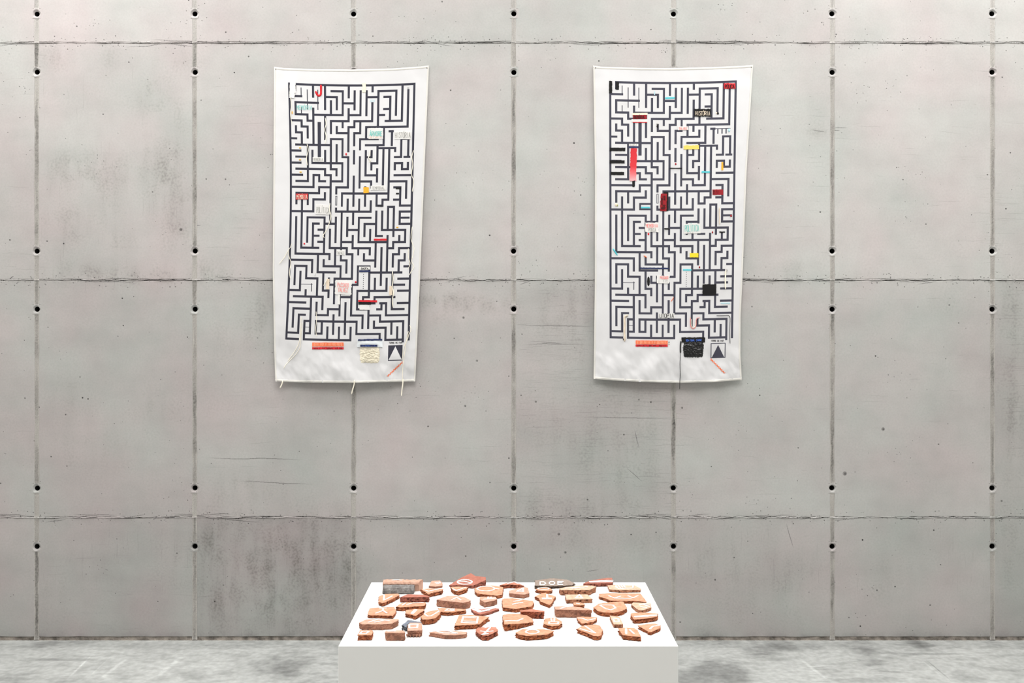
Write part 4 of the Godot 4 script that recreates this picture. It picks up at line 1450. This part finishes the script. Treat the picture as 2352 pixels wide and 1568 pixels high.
func half_round_tile():
	var o := thing("roof_tile_piece", "grey half round tile piece with a tan lip, at the back left of the plinth", "brick fragment", "inscribed fragments on the plinth")
	o.position = Vector3(-0.298, PLINTH_H, 1.708)
	var lip := [[0.0, 0.0], [0.0, 0.024], [0.006, 0.0265], [0.02, 0.0262], [0.028, 0.025], [0.0305, 0.021], [0.029, 0.017], [0.024, 0.0]]
	var body := [[0.02, 0.0], [0.022, 0.018], [0.032, 0.0195], [0.043, 0.0195], [0.051, 0.0165], [0.0545, 0.010], [0.0535, 0.004], [0.050, 0.0]]
	for part in [["tile_lip", lip, -0.046, 0.052, M.dusty_top, 0.010], ["tile_body", body, -0.043, 0.041, M.ash, 0.0]]:
		var st := start(-1)
		var n := 22
		var old := []
		for k in n + 1:
			var x := lerpf(part[2], part[3], k / float(n))
			var now := []
			for q in part[1]:
				# the broken right end runs back at a slant
				var slant: float = part[5] * (k / float(n)) * (1 - q[0] / 0.03)
				now.append(Vector3(x + rng.randf_range(-0.0008, 0.0008) + slant, maxf(q[1] + (rng.randf_range(-0.0009, 0.0009) if q[1] > 0 else 0.0), 0), q[0] + rng.randf_range(-0.0009, 0.0009)))
			if k:
				for c in now.size() - 1:
					var e: Array = part[1]
					f4(st, old[c], now[c], now[c + 1], old[c + 1], Vector3(0, e[c + 1][0] - e[c][0], -(e[c + 1][1] - e[c][1])) if true else Vector3.UP)
			if k == 0 or k == n:
				var mid := Vector3()
				for v in now:
					mid += v / now.size()
				for c in now.size():
					f3(st, now[c], now[(c + 1) % now.size()], mid, Vector3(-1 if k == 0 else 1, 0, 0))
			old = now
		put(st, part[0], part[4], o)
	var st2 := start(-1)
	ribbon(st2, [-22, 12, -8, 10, 4, 14], 0.0266, 0, 0, 5.0)
	put(st2, "painted_sign", M.chalk, o)

func ribbon(st: SurfaceTool, line: Array, h: float, gx: float, gz: float, wide: float, coat := 0):
	# a brush stroke on the sloping top: x, z pairs in millimetres
	var pts := []
	for k in range(0, line.size(), 2):
		pts.append(Vector2(line[k], line[k + 1]) / 1000.0)
	var up := Vector3(0, 1, 0)
	var w := wide / 2000.0
	for k in pts.size():
		var lift := 0.0004 + 0.00002 * k + 0.00025 * coat
		var on := func(p: Vector2, e: float): return Vector3(p.x, h + gx * p.x + gz * p.y + e, p.y)
		for e in 8:
			f3(st, on.call(pts[k], lift), on.call(pts[k] + Vector2.from_angle(TAU * e / 8) * w, lift), on.call(pts[k] + Vector2.from_angle(TAU * (e + 1) / 8) * w, lift), up)
		if k + 1 < pts.size():
			var d: Vector2 = (pts[k + 1] - pts[k]).normalized().orthogonal() * w
			var q: Vector2 = pts[k + 1]
			f4(st, on.call(pts[k] - d, lift + 0.00001), on.call(q - d, lift + 0.00001), on.call(q + d, lift + 0.00001), on.call(pts[k] + d, lift + 0.00001), up)

const KIND_NAMES := {"clay": "clay_shard", "dusty": "brick_fragment", "tile": "tile_shard", "red": "brick_lump", "slate": "slate_shard", "greystone": "stone_strip", "buff": "buff_brick_shard"}

func shard(kind: String, label: String, cx: float, cz: float, h: float, gx: float, gz: float, wide: float, outline: Array, signs: Array):
	var o := thing(KIND_NAMES[kind], label, "brick fragment", "inscribed fragments on the plinth")
	o.position = Vector3(cx, PLINTH_H, cz)
	var raw := PackedVector2Array()
	for k in range(0, outline.size(), 2):
		raw.append(Vector2(outline[k], outline[k + 1]) / 1000.0)
	# anticlockwise seen with z as the second axis
	var p := PackedVector2Array()
	var soft := 0.25 if kind in ["dusty", "tile", "buff"] else 0.6
	for k in raw.size():
		var a := raw[k]
		var e := raw[(k + 1) % raw.size()]
		var n := maxi(1, int(a.distance_to(e) / 0.0042))
		for s in n:
			var q := a.lerp(e, s / float(n))
			if s:
				q += (e - a).normalized().orthogonal() * rng.randf_range(-0.0017, 0.0013) * soft
			p.append(q)
	var nv := outward(p)
	var n2 := p.size()
	var top_y := func(q: Vector2): return maxf(h + gx * q.x + gz * q.y, 0.0025)
	var rings := []
	var inner := PackedVector2Array()
	for k in n2:
		inner.append(p[k] - nv[k] * 0.0011)
	var ring := []
	for k in n2:
		ring.append(Vector3(inner[k].x, top_y.call(inner[k]), inner[k].y))
	rings.append(ring)
	var levels := 5
	for l in levels + 1:
		ring = []
		for k in n2:
			var f := l / float(levels)
			var y: float = (top_y.call(p[k]) - 0.0009) * (1 - f)
			var push := rng.randf_range(-0.0034, 0.0016) * soft * 1.5 if l > 0 else rng.randf_range(-0.0004, 0.0002)
			if l == levels:
				push = rng.randf_range(-0.0035, 0.0002)
			var q := p[k] + nv[k] * push
			ring.append(Vector3(q.x, maxf(y + (rng.randf_range(-0.0006, 0.0006) if l > 0 and l < levels else 0.0), 0.0), q.y))
		rings.append(ring)
	var a2 := start(-1)
	var idx := Geometry2D.triangulate_polygon(inner)
	for k in range(0, idx.size(), 3):
		f3(a2, rings[0][idx[k]], rings[0][idx[k + 1]], rings[0][idx[k + 2]], Vector3.UP)
	for k in n2:
		var l := (k + 1) % n2
		f4(a2, rings[0][k], rings[0][l], rings[1][l], rings[1][k], Vector3(nv[k].x, 1, nv[k].y))
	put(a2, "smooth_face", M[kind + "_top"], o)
	var b2 := start(-1)
	for r in range(1, rings.size() - 1):
		for k in n2:
			var l := (k + 1) % n2
			f4(b2, rings[r][k], rings[r][l], rings[r + 1][l], rings[r + 1][k], Vector3(nv[k].x, 0, nv[k].y))
	for k in range(0, idx.size(), 3):
		var e: Array = rings[-1]
		f3(b2, e[idx[k]], e[idx[k + 1]], e[idx[k + 2]], Vector3.DOWN)
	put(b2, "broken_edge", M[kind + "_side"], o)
	if "ribbed" in label:
		# the ribs of the brick's extruded face stand out along its lower front edge
		var front := -1.0
		for q in raw:
			front = maxf(front, q.y)
		for e in 5:
			var d2 := start(-1)
			var x := -0.0145 + e * 0.0072
			var pts := [Vector3(x - 0.003, 0.0062, front - 0.003), Vector3(x + 0.003, 0.0062, front - 0.003), Vector3(x, 0.0006, front - 0.002)]
			for s in 3:
				var v: Vector3 = pts[s]
				var w: Vector3 = pts[(s + 1) % 3]
				f4(d2, v, w, w + Vector3(0, 0, 0.0055), v + Vector3(0, 0, 0.0055), Vector3(0, 1, 0) if s == 0 else Vector3(1 if s == 1 else -1, -0.5, 0))
			f3(d2, pts[0] + Vector3(0, 0, 0.0055), pts[1] + Vector3(0, 0, 0.0055), pts[2] + Vector3(0, 0, 0.0055), Vector3(0, 0, 1))
			put(d2, "rib", M[kind + "_side"], o)
	if signs.size():
		var c2 := start(-1)
		for s in signs.size():
			ribbon(c2, signs[s], h, gx, gz, wide, s)
		put(c2, "painted_sign", M.chalk, o)

func list_shards():
	shard("clay", "pale clay shard with a white tick, in front of the grey half round tile", -0.3158, 1.8216, 0.0103, 0.000, 0.000, 4.5, [-28.3, -10.3, -14.7, -29, 7.7, -32.3, 21.5, -32.9, 25.4, -23.2, 20.3, -10.3, 7.1, 16.7, -4.3, 40, -12.1, 46.7, -22.4, 34.4], [[-15.4, -19.9, -10.3, 24.5, -2.5, 10.4, 6.5, -10.3]])
	shard("tile", "long plum red tile bar with a smooth front and no painted sign", -0.2387, 1.8235, 0.0147, 0.000, 0.000, 0, [-46.4, 9.2, -29.7, -15.4, 11.9, -12.2, 30.8, 2.2, 29.3, 7, 4.2, 9.2], [])
	shard("clay", "long clay shard with white slanting dashes, just in front of the plum red tile bar", -0.2480, 1.8840, 0.0110, 0.000, 0.000, 4.5, [-39.6, 16.1, -35.1, -1.9, -23.8, -19.6, 32.8, -20.2, 35.1, -11, 33.2, 5.7, 24.2, 10.2, -26.7, 20.6], [[-24.7, 5.7, -18.3, -13.4], [-12.9, 1.1, -1.6, -9.5, 26.6, -14.6]])
	shard("dusty", "small pale square shard on the back row beside the grey half round tile", -0.2003, 1.6835, 0.0062, 0.000, 0.000, 5, [-20.5, 20.8, -17.4, -27, 7.3, -31.7, 15.4, -7.3, 16.8, 19.1, -1.6, 26.1], [[-4.3, -7.3, 6.6, -14.4], [-0.4, 3.3, 9.3, -5.5]])
	shard("clay", "arrow shaped clay shard with a faint white tick, behind the plum red tile bar", -0.2061, 1.7649, 0.0110, 0.000, 0.000, 4.5, [-33.7, -16.9, -11.2, -21, 28.4, -16.9, 24.7, 1.6, -1.7, 20.4, -6.5, 32.8], [[-24.2, -8.5, -9.8, 6.5, 15.6, -13.5]])
	shard("tile", "large leaning tile shard with a white oval, tallest piece on the back edge", -0.1084, 1.6773, 0.0134, 0.084, -0.149, 4.5, [-57.5, 18.6, -26.8, -22.7, 1.4, -48.9, 14.9, -26.7, 44.5, -13.8, 45.5, 5.5, 9.9, 34.2, 2.7, 31.4, -34.7, 21.8], [[6.5, 12.1, 5.5, 16.9, 2.2, 20.6, -3.1, 22.8, -9.6, 23.3, -16.6, 22, -23.3, 19, -28.9, 14.7, -32.6, 9.6, -34.2, 4.4, -33.2, -0.4, -29.9, -4.2, -24.6, -6.5, -18, -7, -10.9, -5.6, -4.2, -2.6, 1.4, 1.8, 5.1, 6.9, 6.5, 12.1], [-29.7, 0.5, -15, 4.5, 2, 16]])
	shard("clay", "small clay shard with a white tick, right below the leaning tile shard with oval", -0.1347, 1.7469, 0.0116, 0.000, 0.000, 4.5, [-24.8, -14, -6.7, -18.1, 24.9, -14, 20.6, 3, -0.2, 26.5, -13.8, 16.5], [[-16.6, 3, -6.6, 20.5, 18, -9.9]])
	shard("clay", "squarish clay shard with a white loop and tail like a fish", -0.0563, 1.7506, 0.0096, 0.000, 0.000, 4.5, [-36.2, -14.2, -21.4, -29.7, -4.3, -38.3, 16.1, -37.6, 41.7, -24.5, 40.1, 42.4, 25.4, 52.7, -27.4, 33.2, -34, 16], [[18.1, -7.5, 16.8, -0.3, 12.8, 6, 6.6, 10.6, -1, 13.1, -9.2, 13.1, -16.9, 10.6, -23.4, 6, -27.7, -0.3, -29.3, -7.5, -28.2, -14.7, -24.2, -21, -18, -25.8, -10.3, -28.3, -2, -28.3, 5.9, -25.8, 12.3, -21, 16.6, -14.7, 18.1, -7.5], [18.1, -10.8, 29.8, -3.4]])
	shard("dusty", "chunky clay lump with a broken grey hollow in its front, behind the white splashed shard", -0.0522, 1.8490, 0.0145, 0.000, 0.000, 5, [-23.2, -20.6, 18.7, -20.6, 22.9, -0.1, 14.4, 12.3, -9.3, 26.1, -23.4, 3], [[-12.8, 3, 0.7, 1.4, 17.9, -6.4], [-1.2, -15.9, -0.3, -0.1], [6.2, -14.3, 5.5, -0.1]])
	shard("tile", "dark red shard splashed with white paint along its whole top", -0.0655, 1.9159, 0.0070, 0.000, 0.000, 7, [-30.6, -9.6, -22.3, -14.9, -3.2, -6.7, 24.8, -20.9, 42, -12.6, 16.2, 16.6, -5.7, 31.5, -21.1, 16.6], [[-23.8, -5.2, -14, 6.5, -8.1, 16.6, 1, 6.5, 13.9, -3.7, 27.8, -15.5], [-18.2, -6.7, -6.5, 6.5], [-2.6, 12.3, 15.9, 2.1]])
	shard("dusty", "thick brick block with a grey dusty front face and a faint white angle", -0.1357, 1.8632, 0.0187, 0.000, 0.000, 4.5, [-50.7, 4, -26.9, -27.4, -3.6, -28, 20.1, -19.4, 38.8, 10.2, 33.5, 20, 18.7, 28.5, -30, 12], [[-11.2, 5.6, 1.1, -13.1, 11.8, 7.1]])
	shard("clay", "long clay shard with a white box sign, in front of the thick brick block", -0.1468, 1.9248, 0.0098, 0.000, 0.000, 4.2, [-33.3, -18.7, 2.7, -16.3, 39.9, -6.9, 36.6, 2.4, -5.5, 16.3, -14, 14, -26.5, 9.1], [[-12.8, 4.8, -6.3, -9.8, 8.8, -9.2, 5.9, 5.3, -11, 4.2], [-0.2, -2.5, 9.7, 6.2]])
	shard("clay", "thick clay shard with a white J hook, left of the shard with the ruled box", -0.1920, 1.9737, 0.0142, 0.000, 0.000, 4.5, [-17.2, 33.8, -24.8, 10.5, -19, -4.9, -7.1, -26.3, 14.2, -38.7, 22.6, -26.3, 21.4, -4.9, 13.5, 22.9, -3.6, 33.8], [[-16.4, -6.3, -7.3, 12.4, 1.5, 9.6, 17.9, -26.3]])
	shard("clay", "large clay slab with a white ruled rectangle", -0.0884, 2.0014, 0.0118, 0.000, 0.000, 4.5, [-34.5, -33, -3.3, -34.5, 42, -20.5, 31.5, 0.2, 23.1, 19.1, 19, 33.8, -40.9, 44.3, -36.8, -9.4], [[-22.9, -21, 12.9, -17.1, 11.7, 28.5, -25.1, 23.7, -22.9, -21], [-18.8, -11.6, 6.8, -8.3], [-19.3, 14.5, 6.9, 17.8]])
	shard("dusty", "narrow crumbly shard with white crossing lines, in the middle of the front row left half", -0.1427, 2.0909, 0.0104, 0.000, 0.000, 4.5, [-44.1, -2.9, -24, -13, 0.3, -15.6, 45.3, -5.4, 44.6, 7.1, 19.5, 15.1, -6.4, 14.6, -35.2, 0.1], [[-29, -10, -10.6, 3.4, 18.9, 5.1], [-18.8, -12.5, 0.6, -10, 23.3, 5.9]])
	shard("red", "lumpy dark clay shard with a white cross on the front row", -0.0529, 2.0803, 0.0127, 0.000, 0.000, 5, [-25.6, -3.6, -20, -18.5, -6.9, -21.1, -1.5, -16.4, 6.3, -24.2, 24, -21.6, 28.6, 1.5, 17.6, 19.1, 5.9, 36.4, -7.9, 34.5, -20.6, 14.1], [[-12.2, 7, 0.1, 11.6, 15.7, 7], [9.1, -16.4, 3.4, 4, -6.3, 31.5], [-8, 31.5, 4.8, 26.5]])
	shard("clay", "flat clay slab with a white forked stick figure sign", -0.3155, 1.9274, 0.0084, 0.000, 0.000, 4.5, [-39.5, -22.8, -5.7, -31.1, 22.4, -34, 29.8, -13.9, 31.9, 12.2, 28.3, 35.5, -30.5, 29.9, -36.7, 24.2], [[-12, -22.2, 3.1, -22.2], [-5, -20.4, -1.5, -2.2, -16.5, 18.5], [-1.5, -2.2, 10.3, 17.9]])
	shard("dusty", "long brick bar with a white roof shaped line, behind the two small front left cubes", -0.3116, 2.0246, 0.0148, 0.000, 0.000, 4.5, [-49, 8.9, -35.4, -14.8, -5.2, -18.1, 43.6, -18.1, 45.2, -12.1, 31.5, 14.7, 9.1, 20, -39.8, 19.5], [[-25.7, 6.7, -4.7, -14.8, 21.9, -4], [-10.5, 7.5, 8.4, -4.5]])
	shard("clay", "small brick cube with a white square at the front left corner of the plinth", -0.3311, 2.0980, 0.0130, 0.000, 0.000, 4.2, [-19.7, -17.2, 10.8, -17.7, 14, 2.4, 13.9, 14.8, -19.1, 17.8], [[-15.4, 8.6, -12, -7.6, 3.7, -7.1, -0.9, 7.9, -15.4, 8.6]])
	shard("dusty", "small pinkish grey brick cube second from the left on the front row", -0.2616, 2.1091, 0.0194, 0.000, 0.000, 4.5, [-25.9, 0.2, -22.6, -7.3, 12.5, -9.8, 19.1, -4.8, 22.1, 6, 18.9, 8.4, -24.1, 7.2], [[-18.4, -1.5, -2.1, -2.3]])
	shard("slate", "dark blue grey slate shard lying behind the ribbed brick cube", -0.2378, 2.0242, 0.0098, 0.000, 0.000, 0, [-18.8, 10.6, -9.2, -23.8, 1.7, -22.9, 25.5, -10.8, 25.5, -6.5, -2.6, -6.5, -5.5, 11.9, -5.3, 26.3, -11.3, 21.6], [])
	shard("dusty", "brick cube with a ribbed lower edge and a white square outline", -0.2224, 2.0609, 0.0158, 0.000, 0.000, 4.2, [-18.2, -7, -15.7, -24.2, 12.3, -24.2, 17, -3.1, 19.1, 27.7, -14.5, 30.8], [[-14.7, -10.4, 5.2, -11, 6.3, 12.9, -11.9, 15, -14.7, -10.4]])
	shard("clay", "rounded clay shard with one thick white bar", -0.2341, 1.9371, 0.0107, 0.000, 0.000, 9, [-25.8, -10.6, -7, -18.8, 19.2, -19.4, 21.3, -7.1, 12.7, 10.1, 3.9, 32.8, -24.1, 13], [[-0.6, -10.6, -6.1, 15.3]])
	shard("red", "wedge of dark clay topped with white wash on the back row", 0.0127, 1.7011, 0.0108, 0.000, 0.000, 6, [-37.9, 12.5, -16.5, -12.1, 4.2, -24.5, 14.4, -8.5, 29.9, 17, 16.2, 10.1, -10.3, 5.5], [[-14.4, -3.9, 3.1, -18.1, 13.3, -3.9]])
	shard("dusty", "house shaped brick shard with a white triangle", 0.0296, 1.7686, 0.0115, 0.000, 0.000, 4.5, [-28.3, -2.2, -9.1, -21.7, 15.4, -38.8, 23.3, -29.2, 26.3, 17.6, 12.2, 31.3, -12.5, 24.8, -27.3, 18.3], [[-7.3, 5.1, 10.1, -25.8, 9.8, 8.4, -7.3, 5.1], [-1.3, -2.2, 7.7, -2.2]])
	shard("greystone", "grey brown stone strip lettered with three white capitals at the back edge", 0.1335, 1.6959, 0.0122, -0.104, -0.375, 3, [-60.1, -2.6, -8.8, -19.3, 30.6, -19.3, 51.5, -7, 43.6, 2.7, 22.7, 7.8, -18.7, 17, -60.7, 20.5], [[-45.9, 3.6, -46.3, 16, -36, 14.4, -30.6, 7.4, -35.5, 2, -45.9, 3.6], [-5.3, 3, -6.5, 6.4, -9.4, 9.2, -13.3, 10.7, -17.2, 10.4, -19.9, 8.5, -20.8, 5.4, -19.6, 2, -16.6, -0.9, -12.7, -2.3, -8.9, -2.1, -6.1, -0.1, -5.3, 3], [18.5, -7.2, 3.9, -4.9, 3.2, 8.3, 16.6, 6.2], [3.6, 1.6, 15, -0.2]])
	shard("clay", "small clay shard with a flat white oval, tucked in front of the lettered stone strip", 0.0967, 1.7430, 0.0089, 0.000, 0.000, 3.6, [-23.6, -2.2, -2.8, -18.5, 13.4, -15.8, 22.7, 1.2, 20.1, 14.7, -8, 15.3, -21.8, 5.3], [[13.8, -2.8, 12.8, -0.1, 10.1, 2.4, 6, 4.2, 1, 5.1, -4.3, 5.1, -9.2, 4.2, -13.1, 2.4, -15.7, -0.1, -16.5, -2.8, -15.5, -5.6, -12.8, -8.1, -8.7, -9.9, -3.7, -10.9, 1.6, -10.9, 6.5, -9.9, 10.5, -8.1, 13, -5.6, 13.8, -2.8]])
	shard("buff", "long buff brick with two faint white lines", 0.1900, 1.7500, 0.0151, 0.000, 0.000, 4.5, [-53.3, 9, -36.4, -4.6, 20.5, -21.7, 39.5, -18.3, 49.8, -8.6, 27.9, 21.7, -48, 22.4], [[-35.1, 6.6, 1.7, -1.8], [-17.2, 10, 24.1, -4.6]])
	shard("clay", "star shaped clay plaque with a white tower sign", 0.0995, 1.8213, 0.0093, 0.000, 0.000, 5.5, [-29.3, -13.1, -9.6, -41.7, 0.5, -45.7, 9.7, -29.3, 26.2, -13.1, 19.7, 9.1, 13.2, 43.3, 5.8, 59.1, -17, 28.5, -19.1, 2.8], [[-9.3, 3.4, 12.6, 4.4], [-9.7, 12.3, 12.2, 12.9], [3.6, -26.1, 2.6, 3.4]])
	shard("buff", "buff topped brick with a small white triangle", 0.1833, 1.8197, 0.0113, 0.000, 0.000, 5, [-33, -20.6, 27.3, -21.2, 37.5, 17.8, -31.8, 24], [[-6.7, 11.4, 5.3, -17.3, 10.8, 11.4, -6.7, 11.4]])
	shard("clay", "tiny clay chip with a white dot behind the mottled brick bar", 0.1841, 1.8696, 0.0081, 0.000, 0.000, 4.5, [-14.6, -13.2, 5.2, -14.1, 13, 2.1, 10.2, 7.3, 2.4, 9.7, -16.1, 8.2], [[-7.1, -4, -1.6, -0.9]])
	shard("dusty", "mottled pinkish brick bar with a rough grey front face and white edge line", 0.1593, 1.9423, 0.0209, 0.000, 0.000, 5, [-43.7, -12.3, -2.8, -16.8, 40.3, 3.7, 48.6, 15.3, -42.5, 10.1], [[-28.3, 4.3, -19.4, -5, 0.7, -12.3]])
	shard("tile", "reddish tile shard with a broad white band at the right of the back edge", 0.2574, 1.6720, 0.0104, 0.000, 0.000, 7, [-51.5, 25.6, -28.1, -5.8, 22.5, -31.2, 37.3, -32, 35.6, 0.7, 32.6, 18.5, -48.3, 24.2], [[-29.4, 7.9, 2.6, -1.1, 34.2, -4.7], [-27.8, 13.2, 31.7, 7.9]])
	shard("buff", "buff shard painted with a white comb of short strokes", 0.3176, 1.7255, 0.0079, 0.000, 0.000, 4, [-43.4, -22.3, -20.6, -24, 32.3, -20.5, 45.4, 8.7, 41.8, 19.6, -13.1, 23, -42.5, 15.5], [[-22.9, -5, -15.9, 12.8, 23.7, 4.7], [-20.7, -14.6, -19, 5.3], [-13.5, -15.3, -10.9, 5.3], [-6.4, -14.6, -4.6, 3.6], [0.6, -13.6, 1.5, 3.6], [26, -11.9, 23.7, 4.7]])
	shard("clay", "wide clay slab with two white forks joined by a line", 0.2904, 1.8133, 0.0083, 0.000, 0.000, 4.5, [-47.8, -30.3, -19.3, -36.9, 63.9, -33.6, 70.8, 39.1, 39.2, 30.4, -22.5, 27.3, -35, 8.4, -49.4, -4.4], [[-23.1, -10.8, -10.6, 8.4, 7, -7.6], [28.1, -10.8, 38.3, 8.4, 53.7, -10.8], [-9, 11.5, 31.8, 13.4]])
	shard("clay", "round clay slab with a thick white D loop", 0.2612, 1.9057, 0.0118, 0.000, 0.000, 5, [-46, 1.5, -30, -26.4, -0.1, -38.6, 32.4, -45.3, 38.2, -45.3, 39.8, 8.9, 25, 29.9, 0, 44.3, -21.9, 41.4, -37.4, 29.4], [[-26.7, -12.5, -15.3, 14.8, -3.3, 24.1, 10.6, 9.5, 6.7, -14.3, -23.6, -14.9]])
	shard("buff", "crumbly pale lump with smeared white paint, right of the white D loop", 0.3390, 1.8879, 0.0090, 0.000, 0.000, 5, [-22.1, -14.9, -14.8, -29.6, 5.5, -26.5, 29.8, -22.5, 25.6, 12.2, 0.5, 33.4, -8.8, 32.8, -15.7, 15.1], [[-1.4, -5.8, 7.4, -13.4, 15.1, -1.3, 21.3, 7.7], [0, 10.7, 12.4, 16.6], [11.2, -13.4, 24.1, -10.3]])
	shard("clay", "thick clay shard with a broad white stripe near the right edge of the plinth", 0.3322, 1.9709, 0.0119, 0.000, 0.000, 6, [-25.9, -17, 1.8, -22.7, 40.3, -14.8, 34.7, 8.3, 4.3, 22.1, -25.9, 30.4, -29.2, -6.3], [[-20.3, 9.1, 7.1, 3.6, 34.4, -1.2], [-20.1, 14.7, 6, 10.5, 30.9, 3.6]])
	shard("clay", "pointed clay shard with a white hook at the right end of the front row", 0.3407, 2.0469, 0.0084, 0.000, 0.000, 5, [-30.8, -13.7, -16.8, -18.5, 14, -26.5, 26.6, -10.6, 21.3, 5.1, -4.3, 33.3, -10, 30.8], [[-3.7, 12.4, 5.2, -4.5, 20.4, -10.6]])
	shard("clay", "clay slab with two grey white strokes at the right of the front row", 0.2856, 2.0883, 0.0117, 0.000, 0.000, 5, [-25.5, -26.6, -3.3, -28.4, 14.1, -26.6, 19.8, -11.2, 21.2, 33.2, 14.5, 32, -18.4, 21.4, -22.5, 6], [[-7.2, -18.8, -11.2, 14], [0.6, -11.2, 6.7, 14]])
	shard("buff", "narrow upright buff chip with a white ring", 0.2640, 1.9963, 0.0095, 0.000, 0.000, 5, [-12.8, -32.9, 11.1, -21.7, 11.8, -5.1, 12.6, 32.1, -9.8, 32.7, -12.7, -5.1], [[-6.9, -8.4, 5.5, -5.7, 4.7, 16.1, -6.3, 17.4, -7, -0.2]])
	shard("clay", "clay shard with a single white wavy line, behind the large V slab", 0.1925, 1.9867, 0.0073, 0.000, 0.000, 4.5, [-23, -18.9, -6.3, -20.9, 26.3, -16.1, 23.6, 2.7, 15.9, 16.9, -14.1, 30.3, -22.2, 6], [[-20.2, -7.8, -9.5, -5, 1.2, 8.7, 10.8, 3.2, 20.4, -2.3]])
	shard("clay", "large clay slab with a long white V on the front row", 0.1989, 2.0744, 0.0109, 0.000, 0.000, 4.5, [-37.6, -9.8, -19, -33.2, 9.3, -41.1, 20.1, -33.2, 24.3, -4.7, 16.9, 33.1, 7.6, 40.4, -0.8, 38, -20.8, 10.6], [[-28.1, -7.8, -11.1, 8.8, 4.3, 20.6, -5.7, -2.6, -15.9, -28]])
	shard("red", "dark red brick bar with no sign, behind the chunky shard with a wave", 0.0606, 1.9530, 0.0180, 0.000, 0.000, 0, [-32.8, -0.3, -2.9, -13.3, 10.8, -6.1, 29, 2.6, 27.8, 10, -32, 7.1], [])
	shard("clay", "chunky sloping clay shard with a white wave on top", 0.0211, 1.9958, 0.0127, -0.129, 0.029, 5, [-35.6, -13.3, -23.8, -27, 18.8, -48.7, 26.8, -33.5, 37.4, -16.7, 40.3, 11.5, 1.2, 42.6, -30.7, 59.5, -34.5, 25.5], [[-28.2, 35.2, -14.8, 25.9, -0.4, 23.4, 13.4, -1]])
	shard("clay", "broad clay slab with two parallel white dashes", 0.0228, 1.8707, 0.0105, 0.000, 0.000, 5, [-39.9, -32.4, -34.1, -40.9, -12.7, -43.1, 41.3, -19.9, 42.8, -4.5, 36.3, 25.7, 7.7, 37.6, -3.7, 45.9, -37.6, 31.7], [[-9, -13.8, 10.5, -26.2], [-12, 10.7, 13, -4.5]])
	shard("clay", "round clay disc with a white comb and box sign", 0.1078, 2.0155, 0.0103, 0.000, 0.000, 4.2, [-18.7, -24.5, -5.7, -30.1, 9.8, -30.1, 21.3, -8.2, 22.1, 8, 12.3, 23.9, -4, 29.1, -13.4, 21.2, -23.7, 10.6], [[-8.9, -0.1, 13.6, -0.1, 11, 15.4, -10.4, 13.3, -8.9, -0.1], [-3.4, -21.8, -2.4, -0.6], [4.8, -21.8, 3, -0.6]])
	shard("clay", "large flat clay shard with a white ring at the centre of the front row", 0.0624, 2.0913, 0.0122, 0.000, 0.000, 4.5, [-46.7, 4.2, -29.9, -20.6, -3.6, -18.1, 17.5, -20.6, 39.8, -10.4, 44.9, -7.9, 28.2, 14.7, 10.8, 19.6, -22, 24.5, -39, 14.7], [[8.5, -0.3, 7.4, 4.1, 4.7, 8, 0.5, 10.9, -4.4, 12.5, -9.7, 12.5, -14.6, 10.9, -18.5, 8, -21.1, 4.1, -21.9, -0.3, -20.9, -4.8, -18.2, -8.8, -14.1, -11.7, -9, -13.3, -3.7, -13.3, 1.2, -11.7, 5.2, -8.8, 7.7, -4.8, 8.5, -0.3]])
